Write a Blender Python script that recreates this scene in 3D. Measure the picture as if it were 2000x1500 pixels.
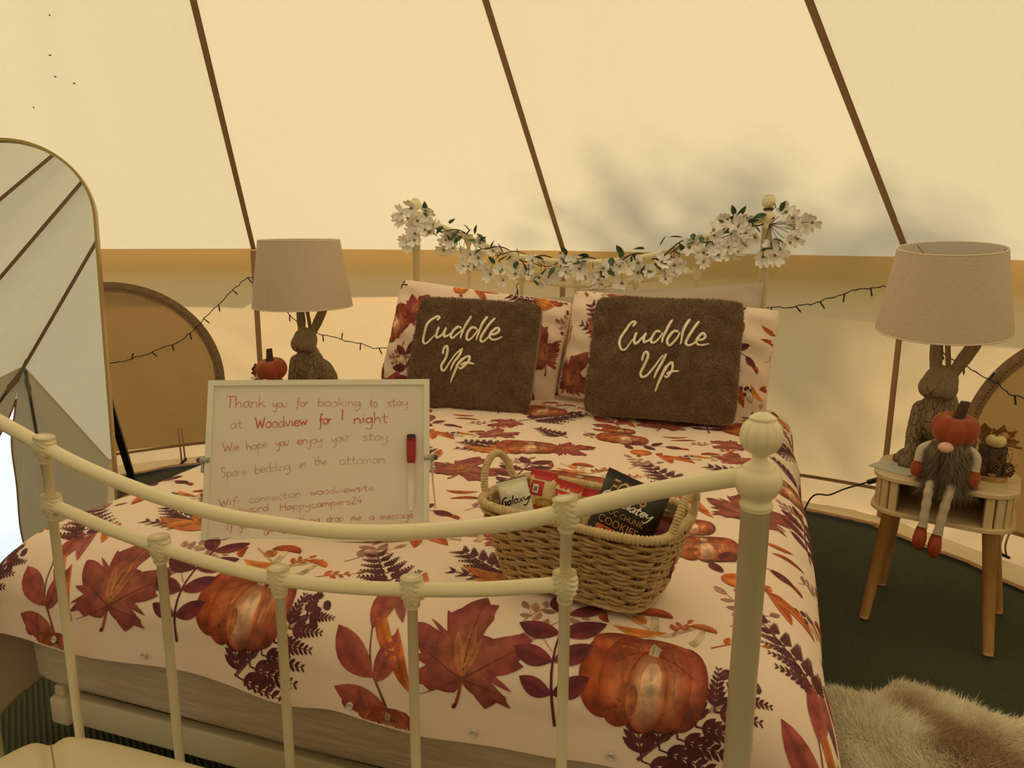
import bpy, bmesh, math, random
import numpy as np
from mathutils import Vector, Matrix, Euler, Quaternion
for _o in list(bpy.data.objects): bpy.data.objects.remove(_o, do_unlink=True)
scene = bpy.context.scene
col = scene.collection
rng = np.random.default_rng(7)
random.seed(7)
PI = math.pi

# ------------------------------------------------------------------ camera
CAM = np.array([0.70106, -0.92981, 1.12542])
CF = np.array([-0.30774, 0.93080, -0.19725]); CR = np.array([0.94908, 0.31497, 0.00561]); CU = np.array([-0.06735, 0.18548, 0.98034])
cd = bpy.data.cameras.new('camera'); cam = bpy.data.objects.new('camera', cd); col.objects.link(cam)
cd.sensor_fit = 'HORIZONTAL'; cd.sensor_width = 36.0; cd.lens = 36.0 * 1441.28 / 2000; cd.clip_start = 0.02; cd.clip_end = 300
cam.matrix_world = Matrix(((CR[0], CU[0], -CF[0], CAM[0]), (CR[1], CU[1], -CF[1], CAM[1]), (CR[2], CU[2], -CF[2], CAM[2]), (0, 0, 0, 1)))
scene.camera = cam

# ------------------------------------------------------------------ sky, sun, exposure
w = bpy.data.worlds.new('sky'); scene.world = w; w.use_nodes = True
nt = w.node_tree; nt.nodes.clear()
_tc = nt.nodes.new('ShaderNodeTexCoord'); _mp = nt.nodes.new('ShaderNodeMapping'); _mp.inputs['Scale'].default_value = (1, 1, 2.6)
_nz = nt.nodes.new('ShaderNodeTexNoise'); _nz.inputs['Scale'].default_value = 2.6; _nz.inputs['Detail'].default_value = 7; _nz.inputs['Roughness'].default_value = .55
_rp = nt.nodes.new('ShaderNodeValToRGB'); _rp.color_ramp.elements[0].position = .36; _rp.color_ramp.elements[0].color = (.52, .68, .86, 1)
_rp.color_ramp.elements[1].position = .60; _rp.color_ramp.elements[1].color = (.86, .92, .98, 1)
_bg = nt.nodes.new('ShaderNodeBackground'); _bg.inputs['Strength'].default_value = 1.25
_ow = nt.nodes.new('ShaderNodeOutputWorld')
nt.links.new(_tc.outputs['Generated'], _mp.inputs['Vector']); nt.links.new(_mp.outputs[0], _nz.inputs['Vector'])
nt.links.new(_nz.outputs['Fac'], _rp.inputs['Fac']); nt.links.new(_rp.outputs[0], _bg.inputs['Color']); nt.links.new(_bg.outputs[0], _ow.inputs['Surface'])
SUN_AZ, SUN_EL = math.radians(-4), math.radians(52)
sd = bpy.data.lights.new('sun', 'SUN'); sd.energy = 3.75; sd.angle = math.radians(1.6); sd.color = (1.0, .93, .80)
so = bpy.data.objects.new('sun', sd); col.objects.link(so)
SDIR = Vector((math.sin(SUN_AZ) * math.cos(SUN_EL), math.cos(SUN_AZ) * math.cos(SUN_EL), math.sin(SUN_EL)))
so.rotation_euler = SDIR.to_track_quat('Z', 'Y').to_euler(); so.location = SDIR * 20
vs = scene.view_settings
vs.view_transform = 'Standard'; vs.look = 'None'; vs.gamma = 1; vs.use_curve_mapping = False; vs.exposure = 0.04
scene.cycles.max_bounces = 10; scene.cycles.diffuse_bounces = 6; scene.cycles.transmission_bounces = 8; scene.cycles.transparent_max_bounces = 8

# ------------------------------------------------------------------ materials
MATS = {}
def nodes(m):
    m.use_nodes = True
    n = m.node_tree
    return n, n.nodes['Principled BSDF']
def mat(name, color, rough=.6, metal=0, noise=None, bump=None, attr=False, sheen=0, spec=.5, coat=0):
    """noise=(scale, color2, detail, stretch) ; bump=(scale, strength, distance, stretch)"""
    if name in MATS: return MATS[name]
    m = bpy.data.materials.new(name); t, b = nodes(m)
    b.inputs['Base Color'].default_value = (*color, 1); b.inputs['Roughness'].default_value = rough; b.inputs['Metallic'].default_value = metal
    b.inputs['Specular IOR Level'].default_value = spec
    if sheen: b.inputs['Sheen Weight'].default_value = sheen; b.inputs['Sheen Roughness'].default_value = .4
    if coat: b.inputs['Coat Weight'].default_value = coat
    tc = t.nodes.new('ShaderNodeTexCoord')
    def noi(sc, det, st):
        mp = t.nodes.new('ShaderNodeMapping'); mp.inputs['Scale'].default_value = st
        nz = t.nodes.new('ShaderNodeTexNoise'); nz.inputs['Scale'].default_value = sc; nz.inputs['Detail'].default_value = det
        t.links.new(tc.outputs['Object'], mp.inputs[0]); t.links.new(mp.outputs[0], nz.inputs['Vector']); return nz
    if attr:
        at = t.nodes.new('ShaderNodeVertexColor'); at.layer_name = 'Col'
        src = at.outputs[0]
        if noise:
            nz = noi(noise[0], noise[2], noise[3])
            rp = t.nodes.new('ShaderNodeMapRange'); rp.inputs[1].default_value = .3; rp.inputs[2].default_value = .7; rp.inputs[3].default_value = noise[1][0]; rp.inputs[4].default_value = noise[1][1]
            mx = t.nodes.new('ShaderNodeMix'); mx.data_type = 'RGBA'; mx.blend_type = 'MULTIPLY'; mx.inputs[0].default_value = 1
            t.links.new(nz.outputs['Fac'], rp.inputs[0]); t.links.new(src, mx.inputs[6]); t.links.new(rp.outputs[0], mx.inputs[7]); src = mx.outputs[2]
        t.links.new(src, b.inputs['Base Color'])
    elif noise:
        nz = noi(noise[0], noise[2], noise[3])
        rp = t.nodes.new('ShaderNodeValToRGB'); rp.color_ramp.elements[0].position = .33; rp.color_ramp.elements[1].position = .67
        rp.color_ramp.elements[0].color = (*color, 1); rp.color_ramp.elements[1].color = (*noise[1], 1)
        t.links.new(nz.outputs['Fac'], rp.inputs[0]); t.links.new(rp.outputs[0], b.inputs['Base Color'])
    if bump:
        nz = noi(bump[0], 4, bump[3]); bp = t.nodes.new('ShaderNodeBump'); bp.inputs['Strength'].default_value = bump[1]; bp.inputs['Distance'].default_value = bump[2]
        t.links.new(nz.outputs['Fac'], bp.inputs['Height']); t.links.new(bp.outputs[0], b.inputs['Normal'])
    MATS[name] = m; return m
def canvas(name, refl, trans, tmix, weave=True):
    m = bpy.data.materials.new(name); m.use_nodes = True; t = m.node_tree; t.nodes.clear()
    o = t.nodes.new('ShaderNodeOutputMaterial'); d = t.nodes.new('ShaderNodeBsdfDiffuse'); s = t.nodes.new('ShaderNodeBsdfTranslucent'); x = t.nodes.new('ShaderNodeMixShader')
    d.inputs[0].default_value = (*refl, 1); s.inputs[0].default_value = (*trans, 1); x.inputs[0].default_value = tmix
    tc = t.nodes.new('ShaderNodeTexCoord')
    nz = t.nodes.new('ShaderNodeTexNoise'); nz.inputs['Scale'].default_value = 5; nz.inputs['Detail'].default_value = 6
    bp = t.nodes.new('ShaderNodeBump'); bp.inputs['Strength'].default_value = .35; bp.inputs['Distance'].default_value = .02
    t.links.new(tc.outputs['Object'], nz.inputs['Vector']); t.links.new(nz.outputs['Fac'], bp.inputs['Height'])
    t.links.new(bp.outputs[0], d.inputs['Normal']); t.links.new(bp.outputs[0], s.inputs['Normal'])
    # faint weave mottling of the cloth itself
    n2 = t.nodes.new('ShaderNodeTexNoise'); n2.inputs['Scale'].default_value = 90; n2.inputs['Detail'].default_value = 3
    mr = t.nodes.new('ShaderNodeMapRange'); mr.inputs[3].default_value = .94; mr.inputs[4].default_value = 1.05
    mx = t.nodes.new('ShaderNodeMix'); mx.data_type = 'RGBA'; mx.blend_type = 'MULTIPLY'; mx.inputs[0].default_value = 1; mx.inputs[6].default_value = (*trans, 1)
    t.links.new(tc.outputs['Object'], n2.inputs['Vector']); t.links.new(n2.outputs['Fac'], mr.inputs[0]); t.links.new(mr.outputs[0], mx.inputs[7]); t.links.new(mx.outputs[2], s.inputs[0])
    t.links.new(d.outputs[0], x.inputs[1]); t.links.new(s.outputs[0], x.inputs[2]); t.links.new(x.outputs[0], o.inputs[0])
    MATS[name] = m; return m

# ------------------------------------------------------------------ object helpers
def empty(name, loc=(0, 0, 0), rz=0):
    o = bpy.data.objects.new(name, None); col.objects.link(o); o.location = loc; o.rotation_euler = (0, 0, rz); o.empty_display_size = .05
    return o
def tag(o, label=None, cat=None, group=None, kind=None):
    if label: o['label'] = label
    if cat: o['category'] = cat
    if group: o['group'] = group
    if kind: o['kind'] = kind
    return o
def link(name, me, m=None, parent=None, smooth=True):
    if m is not None and len(me.materials) == 0:
        for q in (m if isinstance(m, (list, tuple)) else [m]): me.materials.append(q)
    if smooth and len(me.polygons): me.polygons.foreach_set('use_smooth', np.ones(len(me.polygons), bool))
    o = bpy.data.objects.new(name, me); col.objects.link(o)
    if parent is not None: o.parent = parent
    return o
def mesh(name, V, Fc, m=None, parent=None, smooth=True, colr=None, midx=None):
    me = bpy.data.meshes.new(name)
    V = np.asarray(V, float)
    me.from_pydata(V.tolist() if len(V) < 4000 else V, [], Fc if isinstance(Fc, list) else np.asarray(Fc).tolist()) if len(V) < 4000 else fast(me, V, Fc)
    if colr is not None:
        ca = me.color_attributes.new('Col', 'FLOAT_COLOR', 'POINT'); c4 = np.ones((len(V), 4), np.float32); c4[:, :3] = colr; ca.data.foreach_set('color', c4.ravel())
    o = link(name, me, m, parent, smooth)
    if midx is not None: me.polygons.foreach_set('material_index', np.asarray(midx, np.int32))
    return o
def fast(me, V, Fc):
    if isinstance(Fc, list):
        ln = np.array([len(f) for f in Fc], np.int32); fl = np.concatenate([np.asarray(f, np.int32) for f in Fc])
    else:
        Fc = np.asarray(Fc, np.int32); ln = np.full(len(Fc), Fc.shape[1], np.int32); fl = Fc.ravel()
    me.vertices.add(len(V)); me.vertices.foreach_set('co', V.astype(np.float32).ravel())
    me.loops.add(len(fl)); me.loops.foreach_set('vertex_index', fl)
    me.polygons.add(len(ln)); st = np.concatenate([[0], np.cumsum(ln)[:-1]]).astype(np.int32); me.polygons.foreach_set('loop_start', st); 
    me.update(calc_edges=True)
def gridf(n, m, wrapu=False, wrapv=False, off=0):
    i = np.arange(n if wrapu else n - 1); j = np.arange(m if wrapv else m - 1)
    I, J = np.meshgrid(i, j, indexing='ij'); I = I.ravel(); J = J.ravel(); I2 = (I + 1) % n; J2 = (J + 1) % m
    return np.stack([I * m + J, I2 * m + J, I2 * m + J2, I * m + J2], 1) + off
class MB:
    """collects shapes for ONE mesh"""
    def __init__(s): s.V = []; s.F = []; s.n = 0; s.C = []; s.M = []
    def add(s, V, F, c=None, mi=0):
        V = np.asarray(V, float).reshape(-1, 3); s.V.append(V)
        for f in (F.tolist() if hasattr(F, 'tolist') else F): s.F.append([k + s.n for k in f]); s.M.append(mi)
        if c is not None: s.C.append(np.broadcast_to(np.asarray(c, float), V.shape).copy())
        s.n += len(V); return s
    def tube(s, P, r, seg=8, cap=True, c=None, mi=0, closed=False):
        V, F = tubeg(P, r, seg, cap, closed); return s.add(V, F, c, mi)
    def box(s, c, d, R=None, col=None, mi=0):
        c = np.asarray(c, float); h = np.asarray(d, float) / 2
        v = np.array([[x, y, z] for x in (-1, 1) for y in (-1, 1) for z in (-1, 1)]) * h
        if R is not None: v = v @ np.asarray(R).T
        return s.add(v + c, [[0, 1, 3, 2], [4, 6, 7, 5], [0, 4, 5, 1], [2, 3, 7, 6], [0, 2, 6, 4], [1, 5, 7, 3]], col, mi)
    def lathe(s, prof, c=(0, 0, 0), seg=20, sx=1, sy=1, colr=None, mi=0, ripple=None):
        V, F = latheg(prof, seg, sx, sy, ripple); return s.add(V + np.asarray(c), F, colr, mi)
    def ball(s, c, r, seg=14, rings=9, R=None, colr=None, mi=0):
        r = np.broadcast_to(np.asarray(r, float), (3,))
        pr = [(max(1e-5, math.sin(t)), -math.cos(t)) for t in np.linspace(0, PI, rings)]
        V, F = latheg(pr, seg); V = V * r
        if R is not None: V = V @ np.asarray(R).T
        return s.add(V + np.asarray(c), F, colr, mi)
    def build(s, name, m=None, parent=None, smooth=True):
        return mesh(name, np.concatenate(s.V), s.F, m, parent, smooth, np.concatenate(s.C) if s.C else None, s.M if isinstance(m, (list, tuple)) else None)
def tubeg(P, r, seg=8, cap=True, closed=False):
    P = np.asarray(P, float); n = len(P); r = np.broadcast_to(np.asarray(r, float), (n,))
    T = np.roll(P, -1, 0) - np.roll(P, 1, 0) if closed else np.gradient(P, axis=0)
    T /= np.linalg.norm(T, axis=1, keepdims=True) + 1e-12
    a = np.array([0, 0, 1.]) if abs(T[0][2]) < .9 else np.array([1., 0, 0])
    N = np.zeros_like(P); N[0] = np.cross(T[0], a); N[0] /= np.linalg.norm(N[0])
    for i in range(1, n):
        v = N[i - 1] - T[i] * (N[i - 1] @ T[i]); N[i] = v / (np.linalg.norm(v) + 1e-12)
    B = np.cross(T, N); th = np.arange(seg) * 2 * PI / seg
    V = P[:, None] + r[:, None, None] * (np.cos(th)[None, :, None] * N[:, None] + np.sin(th)[None, :, None] * B[:, None])
    F = gridf(n, seg, wrapu=closed, wrapv=True).tolist()
    if cap and not closed: F += [list(range(seg))[::-1], [(n - 1) * seg + k for k in range(seg)]]
    return V.reshape(-1, 3), F
def latheg(prof, seg=20, sx=1, sy=1, ripple=None):
    prof = np.asarray(prof, float); th = np.arange(seg) * 2 * PI / seg
    r = prof[:, 0][:, None] * np.ones(seg)
    if ripple: r = r * (1 + ripple[1] * (np.abs(np.sin(th * ripple[0] / 2)) - .5) * (ripple[2](prof[:, 1])[:, None] if len(ripple) > 2 else 1))
    V = np.stack([r * np.cos(th) * sx, r * np.sin(th) * sy, prof[:, 1][:, None] * np.ones(seg)], -1).reshape(-1, 3)
    F = gridf(len(prof), seg, wrapv=True)[:, ::-1].tolist()
    if prof[0, 0] > 1e-4: F.append(list(range(seg)))
    if prof[-1, 0] > 1e-4: F.append([(len(prof) - 1) * seg + k for k in range(seg)][::-1])
    return V, F
def rotz(a): c, s = math.cos(a), math.sin(a); return np.array([[c, -s, 0], [s, c, 0], [0, 0, 1.]])
def rotx(a): c, s = math.cos(a), math.sin(a); return np.array([[1., 0, 0], [0, c, -s], [0, s, c]])
def roty(a): c, s = math.cos(a), math.sin(a); return np.array([[c, 0, s], [0, 1., 0], [-s, 0, c]])
def catmull(P, k=6, closed=False):
    P = np.asarray(P, float); n = len(P)
    if n < 3: 
        t = np.linspace(0, 1, k + 1)[:, None]; return P[0] + (P[-1] - P[0]) * t
    Q = np.vstack([P[-1:], P, P[:2]]) if closed else np.vstack([2 * P[0] - P[1], P, 2 * P[-1] - P[-2]])
    out = []
    for i in range(n if closed else n - 1):
        a, b, c_, d = Q[i:i + 4]
        for t in np.arange(k) / k: out.append(.5 * (2 * b + (c_ - a) * t + (2 * a - 5 * b + 4 * c_ - d) * t * t + (3 * b - a - 3 * c_ + d) * t ** 3))
    if not closed: out.append(P[-1])
    return np.array(out)
def bevbox(d, bev=.004, seg=2):
    bm = bmesh.new(); bmesh.ops.create_cube(bm, size=1); bmesh.ops.scale(bm, vec=d, verts=bm.verts)
    bmesh.ops.bevel(bm, geom=bm.edges[:], offset=bev, segments=seg, profile=.5, affect='EDGES')
    V = np.array([v.co[:] for v in bm.verts]); 
    bm.verts.index_update(); F = [[v.index for v in f.verts] for f in bm.faces]; bm.free(); return V, F
def eval_mesh(o):
    dg = bpy.context.evaluated_depsgraph_get(); e = o.evaluated_get(dg); me = bpy.data.meshes.new_from_object(e); return me
def remesh(mb, voxel, smooth=6, fac=.5):
    """fuse overlapping shapes into one continuous skin, returns a mesh"""
    o = mb.build('tmp'); md = o.modifiers.new('r', 'REMESH'); md.mode = 'VOXEL'; md.voxel_size = voxel
    sm = o.modifiers.new('s', 'SMOOTH'); sm.iterations = smooth; sm.factor = fac
    me = eval_mesh(o); bpy.data.objects.remove(o, do_unlink=True); me.materials.clear(); return me
def vn(seed=0, n=64):
    """cheap smooth value noise, periodic lattice"""
    g = np.random.default_rng(seed).random((n, n))
    def f(x, y):
        x = np.asarray(x, float); y = np.asarray(y, float); xi = np.floor(x).astype(int); yi = np.floor(y).astype(int); u = x - xi; v = y - yi
        u = u * u * (3 - 2 * u); v = v * v * (3 - 2 * v); a = g[xi % n, yi % n]; b = g[(xi + 1) % n, yi % n]; c = g[xi % n, (yi + 1) % n]; d = g[(xi + 1) % n, (yi + 1) % n]
        return (a * (1 - u) + b * u) * (1 - v) + (c * (1 - u) + d * u) * v - .5
    return f
N1, N2, N3 = vn(1), vn(2), vn(3)
_texts = {}
def text_geo(s, size=1.0, bold=0):
    """outline lettering -> (verts 2D, faces)"""
    k = (s, bold)
    if k not in _texts:
        cu = bpy.data.curves.new('t', 'FONT'); cu.body = s; cu.resolution_u = 3; cu.offset = bold; cu.align_x = 'CENTER'
        o = bpy.data.objects.new('t', cu); col.objects.link(o); bpy.context.view_layer.update()
        me = eval_mesh(o); bpy.data.objects.remove(o, do_unlink=True)
        V = np.array([v.co[:] for v in me.vertices]); F = [list(p.vertices) for p in me.polygons]; _texts[k] = (V[:, :2] if len(V) else np.zeros((0, 2)), F)
    V, F = _texts[k]; return V * size, F
def ribbon2(P, wd):
    """flat stroke in 2D: returns verts (2n,2) and quads"""
    P = np.asarray(P, float); T = np.gradient(P, axis=0); T /= np.linalg.norm(T, axis=1, keepdims=True) + 1e-9
    N = np.stack([-T[:, 1], T[:, 0]], 1); wd = np.broadcast_to(np.asarray(wd, float), (len(P),))[:, None] / 2
    V = np.stack([P - N * wd, P + N * wd], 1).reshape(-1, 2); n = len(P)
    return V, [[2 * i, 2 * i + 2, 2 * i + 3, 2 * i + 1] for i in range(n - 1)]

# ------------------------------------------------------------------ the tent: canvas roof, canvas walls, floor
APEX = np.array([-0.197, -0.375, 3.3]); RW, EAVE = 2.95, 1.055
def rim(az, z=0., r=RW): return np.array([APEX[0] + r * math.sin(math.radians(az)), APEX[1] + r * math.cos(math.radians(az)), z])
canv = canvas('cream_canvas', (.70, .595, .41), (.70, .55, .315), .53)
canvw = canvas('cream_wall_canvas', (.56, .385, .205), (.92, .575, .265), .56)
tape = mat('brown_seam_tape', (.38, .24, .14), .8, bump=(200, .3, .002, (1, 1, 1)))
tapel = mat('ribbed_wall_tape', (.42, .24, .13), .85, bump=(160, .5, .003, (.1, .1, 1)))
ceiling = tag(empty('ceiling', tuple(APEX)), 'cream canvas bell tent roof with brown seam tapes', kind='structure')
seams = [0, 29, 58, 87, 116, 141, 166, 175, 193, 206.5, 220, 247.5, 275, 302.5, 330]
PEAK = rim(193, 1.58, 2.26)
def bot(az):
    return PEAK.copy() if az == 193 else rim(az, EAVE)
def roof_panel(a1, a2, k):
    p, q = bot(a1), bot(a2); door = 175 <= a1 < 206
    n, m = 34, 26
    ov = .008 if door else .125 / RW
    s = np.concatenate([np.linspace(.03, 1, n - 3), [1 + ov * .35, 1 + ov * .7, 1 + ov]])[:, None]; t = np.linspace(0, 1, m)[None, :]
    B = p[None, None] + (q - p)[None, None] * t[..., None]
    V = APEX + (B - APEX) * s[..., None]
    nr = np.cross(p - APEX, q - APEX); nr /= np.linalg.norm(nr); nr *= np.sign(nr[2]) 
    belly = np.sin(PI * np.clip(t, 0, 1)) * np.clip(s * (1 - s) * 4, 0, 1)
    ss, tt = np.broadcast_to(s, (n, m)), np.broadcast_to(t, (n, m))
    wr = .016 * N1(tt * 3 + k * 7, ss * 5) * np.sin(PI * tt) + .010 * N2(tt * 9 + k * 3, ss * 4 + 9) * np.sin(PI * tt)
    edge = np.exp(-((1 - ss) / .10) ** 2)
    cr = .010 * edge * np.sin((tt * 1.0 + (1 - ss) * 1.2) * 95) * (np.exp(-tt / .16) + np.exp(-(1 - tt) / .16)) * np.clip((1 - ss) * 60, 0, 1)
    V = V - nr * ((.035 * belly + (wr + cr) * np.clip((1 - ss) * 25, 0, 1))[..., None])
    mesh('roof_panel', (V - APEX).reshape(-1, 3), gridf(n, m), canv, ceiling)
for k, a in enumerate(seams):
    roof_panel(a, (seams[(k + 1) % len(seams)]) + (360 if k == len(seams) - 1 else 0), k)
def strip(P, side, wd, off):
    """tape lying along polyline P, spread along 'side', pushed by 'off'"""
    P = np.asarray(P, float); side = np.asarray(side, float); side = side / np.linalg.norm(side)
    V = np.stack([P - side * wd / 2 + off, P + side * wd / 2 + off], 1).reshape(-1, 3); n = len(P)
    V2 = V + np.asarray(off) * .6
    F = [[2 * i, 2 * i + 2, 2 * i + 3, 2 * i + 1] for i in range(n - 1)]
    return np.vstack([V, V2]), F + [[k + 2 * n for k in f] for f in F]
for az in seams:
    if az == 175: continue
    b = bot(az)
    P = np.array([APEX + (b - APEX) * t for t in np.linspace(.03, .998, 12)])
    d = (b - APEX); tang = np.cross(d, [0, 0, 1.]); nin = np.cross(d, tang); nin /= np.linalg.norm(nin); nin *= -np.sign(nin[2])
    V, F = strip(P, tang, .022, nin * .006); mesh('seam_tape', V - APEX, F, tape, ceiling, False)

WN = dict(wall_back=[(330, 360), (0, 29)], wall_left=[(247.5, 275), (275, 302.5), (302.5, 330)], wall_right=[(29, 58), (58, 87), (87, 116), (116, 141)], wall_front=[(141, 166), (166, 175), (206.5, 220), (220, 247.5)])
WR = {}
for nm, lst in WN.items():
    root = tag(empty(nm, tuple(rim(lst[0][0]))), None, kind='structure'); o0 = np.array(root.location); WR[nm] = root
    for (a1, a2) in lst:
        p, q = rim(a1), rim(a2); e = q - p; nin = np.cross([0, 0, 1.], e); nin /= np.linalg.norm(nin); nin *= np.sign(nin @ (APEX * [1, 1, 0] - p))
        n, m = 30, 40
        zz = np.linspace(0, EAVE, n)[:, None] * np.ones(m); tt = np.linspace(0, 1, m)[None] * np.ones((n, 1))
        h = zz / EAVE; en = np.sin(PI * tt)
        dsp = .030 * np.sin(PI * h) * en + .030 * N1(tt * 4 + a1, h * 2.5) * en * (1 - h) ** .5 * np.sin(PI * h) ** .5
        dia = .007 * np.sin((tt * 3.2 + h * 2.2) * 14 + 5 * N2(tt * 3, h * 3)) * np.exp(-((1 - tt) / .22) ** 2) * np.clip(1 - h * 1.15, 0, 1)
        dia += .006 * np.sin((tt * 2.0 - h * 2.0) * 17 + 4 * N3(tt * 3, h * 2)) * np.exp(-(tt / .22) ** 2) * np.clip(1 - h * 1.15, 0, 1)
        V = p + e * tt[..., None] + nin * (-dsp + dia)[..., None]; V[..., 2] = zz
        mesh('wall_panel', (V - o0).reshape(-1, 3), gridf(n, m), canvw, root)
        P = np.array([p + [0, 0, z] for z in np.linspace(.02, EAVE - .01, 8)])
        if a1 != 206.5: 
            V, F = strip(P, e, .026 if a1 != 29 else .022, nin * .008); mesh('seam_tape', V - o0, F, tapel, root, False)
        # base tape and the loose foot flap of the wall with its wavy brown edging
        ts = np.linspace(0, 1, 60); zb = .095 if a1 > 180 else .14
        Pb = p + e * ts[:, None]; Pb[:, 2] = zb + .006 * np.sin(ts * 9 + a1); V, F = strip(Pb - nin * .0, [0, 0, 1], .012, nin * .012); mesh('base_tape', V - o0, F, tapel, root, False)
        wv = .075 + .05 * N1(ts * 5 + a1, ts * 0) + .03 * N2(ts * 11 + a1, ts * 0 + 3)
        rows = [p + e * ts[:, None] + nin * (wv * f)[:, None] + np.array([0, 0, 1]) * (z0 + .010 * N3(ts * 7 + a1, ts * 0 + f * 3) * f)[:, None] for f, z0 in ((0, .03 + 0 * ts), (.25, .022 + 0 * ts), (.6, .014 + 0 * ts), (1, .008 + 0 * ts))]
        mesh('foot_flap', np.stack(rows) .reshape(-1, 3) - o0, gridf(4, 60), mat('pale_skirt_canvas', (.86, .74, .52), .9), root)
        ed = np.stack([rows[3], rows[3] + nin * (.018 + .003 * np.sin(ts * 160))[:, None] - [0, 0, .004]]) + [0, 0, .004]
        mesh('edge_tape', ed.reshape(-1, 3) - o0, gridf(2, 60), tapel, root)
# door end of the tent: A-frame, rolled-open canvas door
dr = tag(empty('door_1', tuple(rim(193))), 'open canvas tent door under a steel A frame', kind='structure'); o0 = np.array(dr.location)
doorc = canvas('door_canvas', (.58, .44, .27), (.55, .40, .21), .45)
steel = mat('pole_steel', (.35, .30, .22), .35, .9)
for sgn, az in ((-1, 175), (1, 206.5)):
    ec = rim(az, EAVE); fc = rim(193 + sgn * 12.5, 0, 2.93); wc = rim(az, 0)
    mesh('gable_panel', np.array([PEAK, ec, wc, fc]) - o0, [[0, 1, 2, 3]], doorc, dr, False)
    mb = MB(); mb.tube(np.array([PEAK + (fc - PEAK) * t for t in (0.02, .5, 1)]) - o0 + np.array([0, .02, 0]), .011, 10); mb.build('frame_pole', steel, dr)
    cen = rim(193, 0, 2.93); n, m = 30, 14; V = []
    for v in np.linspace(0, 1, n):
        outer = PEAK + (fc - PEAK) * v; mid = PEAK + (cen - PEAK) * v
        ui = np.interp(v, [0, .13, .2, .35, .6, 1], [0, .0, .10, .28, .50, .75])
        for u in np.linspace(ui, 1, m): 
            f_ = .03 * math.sin(u * 16 + v * 3) * v * (1 - u) * 2
            V.append(mid + (outer - mid) * u + np.array([f_ * .3, f_, 0]))
    mesh('door_flap', np.array(V) - o0, gridf(n, m), doorc, dr)
    # pale binding along the opening edge
    E_ = np.array(V).reshape(n, m, 3)[4:, 0]; mb = MB(); mb.tube(E_ - o0, .006, 6); mb.build('edge_binding', tapel, dr)
mb = MB(); P = [PEAK + (rim(193 + s * 12.5, 0, 2.93) - PEAK) * abs(s) * .12 for s in (-1, -.5, 0, .5, 1)]; P = np.array(P) + [0, .035, .01]
V, F = strip(P - o0, [0, .25, 1], .07, np.array([0, .006, 0])); mb.add(V, F); mb.build('pole_sleeve', mat('door_sleeve', (.22, .17, .11), .9), dr)

# floor: green ribbed matting, grass outside
fl = bpy.data.materials.new('green_ribbed_matting'); t, b = nodes(fl); b.inputs['Roughness'].default_value = .85
tc = t.nodes.new('ShaderNodeTexCoord'); mp = t.nodes.new('ShaderNodeMapping'); mp.inputs['Rotation'].default_value = (0, 0, math.radians(-52)); wv_ = t.nodes.new('ShaderNodeTexWave'); wv_.inputs['Scale'].default_value = 26; wv_.inputs['Distortion'].default_value = .6; wv_.inputs['Detail'].default_value = 2
rp = t.nodes.new('ShaderNodeValToRGB'); rp.color_ramp.elements[0].color = (.028, .036, .014, 1); rp.color_ramp.elements[1].color = (.066, .078, .034, 1)
bp = t.nodes.new('ShaderNodeBump'); bp.inputs['Strength'].default_value = .8; bp.inputs['Distance'].default_value = .006
t.links.new(tc.outputs['Object'], mp.inputs[0]); t.links.new(mp.outputs[0], wv_.inputs[0]); t.links.new(wv_.outputs['Fac'], rp.inputs[0]); t.links.new(rp.outputs[0], b.inputs['Base Color']); t.links.new(wv_.outputs['Fac'], bp.inputs['Height']); t.links.new(bp.outputs[0], b.inputs['Normal'])
n, m = 40, 96; rr = np.linspace(.001, RW + .0, n); aa = np.arange(m) * 2 * PI / m
RRg, AAg = np.meshgrid(rr, aa, indexing='ij')
V = np.stack([APEX[0] + RRg * np.sin(AAg), APEX[1] + RRg * np.cos(AAg), -.004 + .006 * N1(RRg * np.sin(AAg) * 2, RRg * np.cos(AAg) * 2) - .003], -1)
tag(mesh('floor', V.reshape(-1, 3), gridf(n, m, wrapv=True)[:, ::-1], fl), 'green ribbed matting floor of the tent', kind='structure')
grass = mat('grass', (.06, .12, .025), .9, noise=(3, (.12, .18, .05), 6, (1, 1, 1)), bump=(40, .6, .03, (1, 1, 1)))
mb = MB(); mb.lathe([(.01, -.03), (6, -.03), (20, -.05), (80, -.4)], (0, 0, 0), 48)
tag(mb.build('lawn', grass), 'grass field around the tent', kind='structure')

# ------------------------------------------------------------------ bed frame
cream = mat('cream_enamel', (.90, .79, .53), .28, noise=(2, (.92, .81, .56), 2, (1, 1, 1)), spec=.4)
SP = .2367; HW = .717; YH = 2.026
bed = tag(empty('bed_frame', (0, 0, 0)), 'cream enamelled metal double bed frame with curved rails and ball finials', 'bed')
def finial(x, y, z0, name='finial'):
    root = None
    k = .000638
    pr = [(.0178, -.040), (.0205, -.036), (.0205, -.032), (.018, -.029), (.0185, -.024), (.024, -.018), (.0285, -.008), (.0294, .0), (.028, .007), (.0235, .0125), (.0200, .0135), (.0198, .0160), (.0165, .0185), (.0115, .0225), (.0090, .0275), (.0095, .0315), (.0135, .0355)]
    mb = MB(); mb.lathe(pr, (x, y, z0), 28); o = mb.build('post_collar', cream, bed)
    th = np.linspace(-1.05, .98, 16); pb = [(.0253 * math.cos(t), .0555 + .0253 * math.sin(t)) for t in th]
    mb = MB(); mb.lathe(pb, (x, y, z0), 56, ripple=(14, .085)); pc = [(.0152, .0755), (.0162, .0775), (.0155, .0795), (.0130, .0805), (.0105, .0825), (.006, .0848), (.0005, .0856)]
    mb.lathe(pc, (x, y, z0), 28); f = mb.build(name, cream, bed); return f
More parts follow.
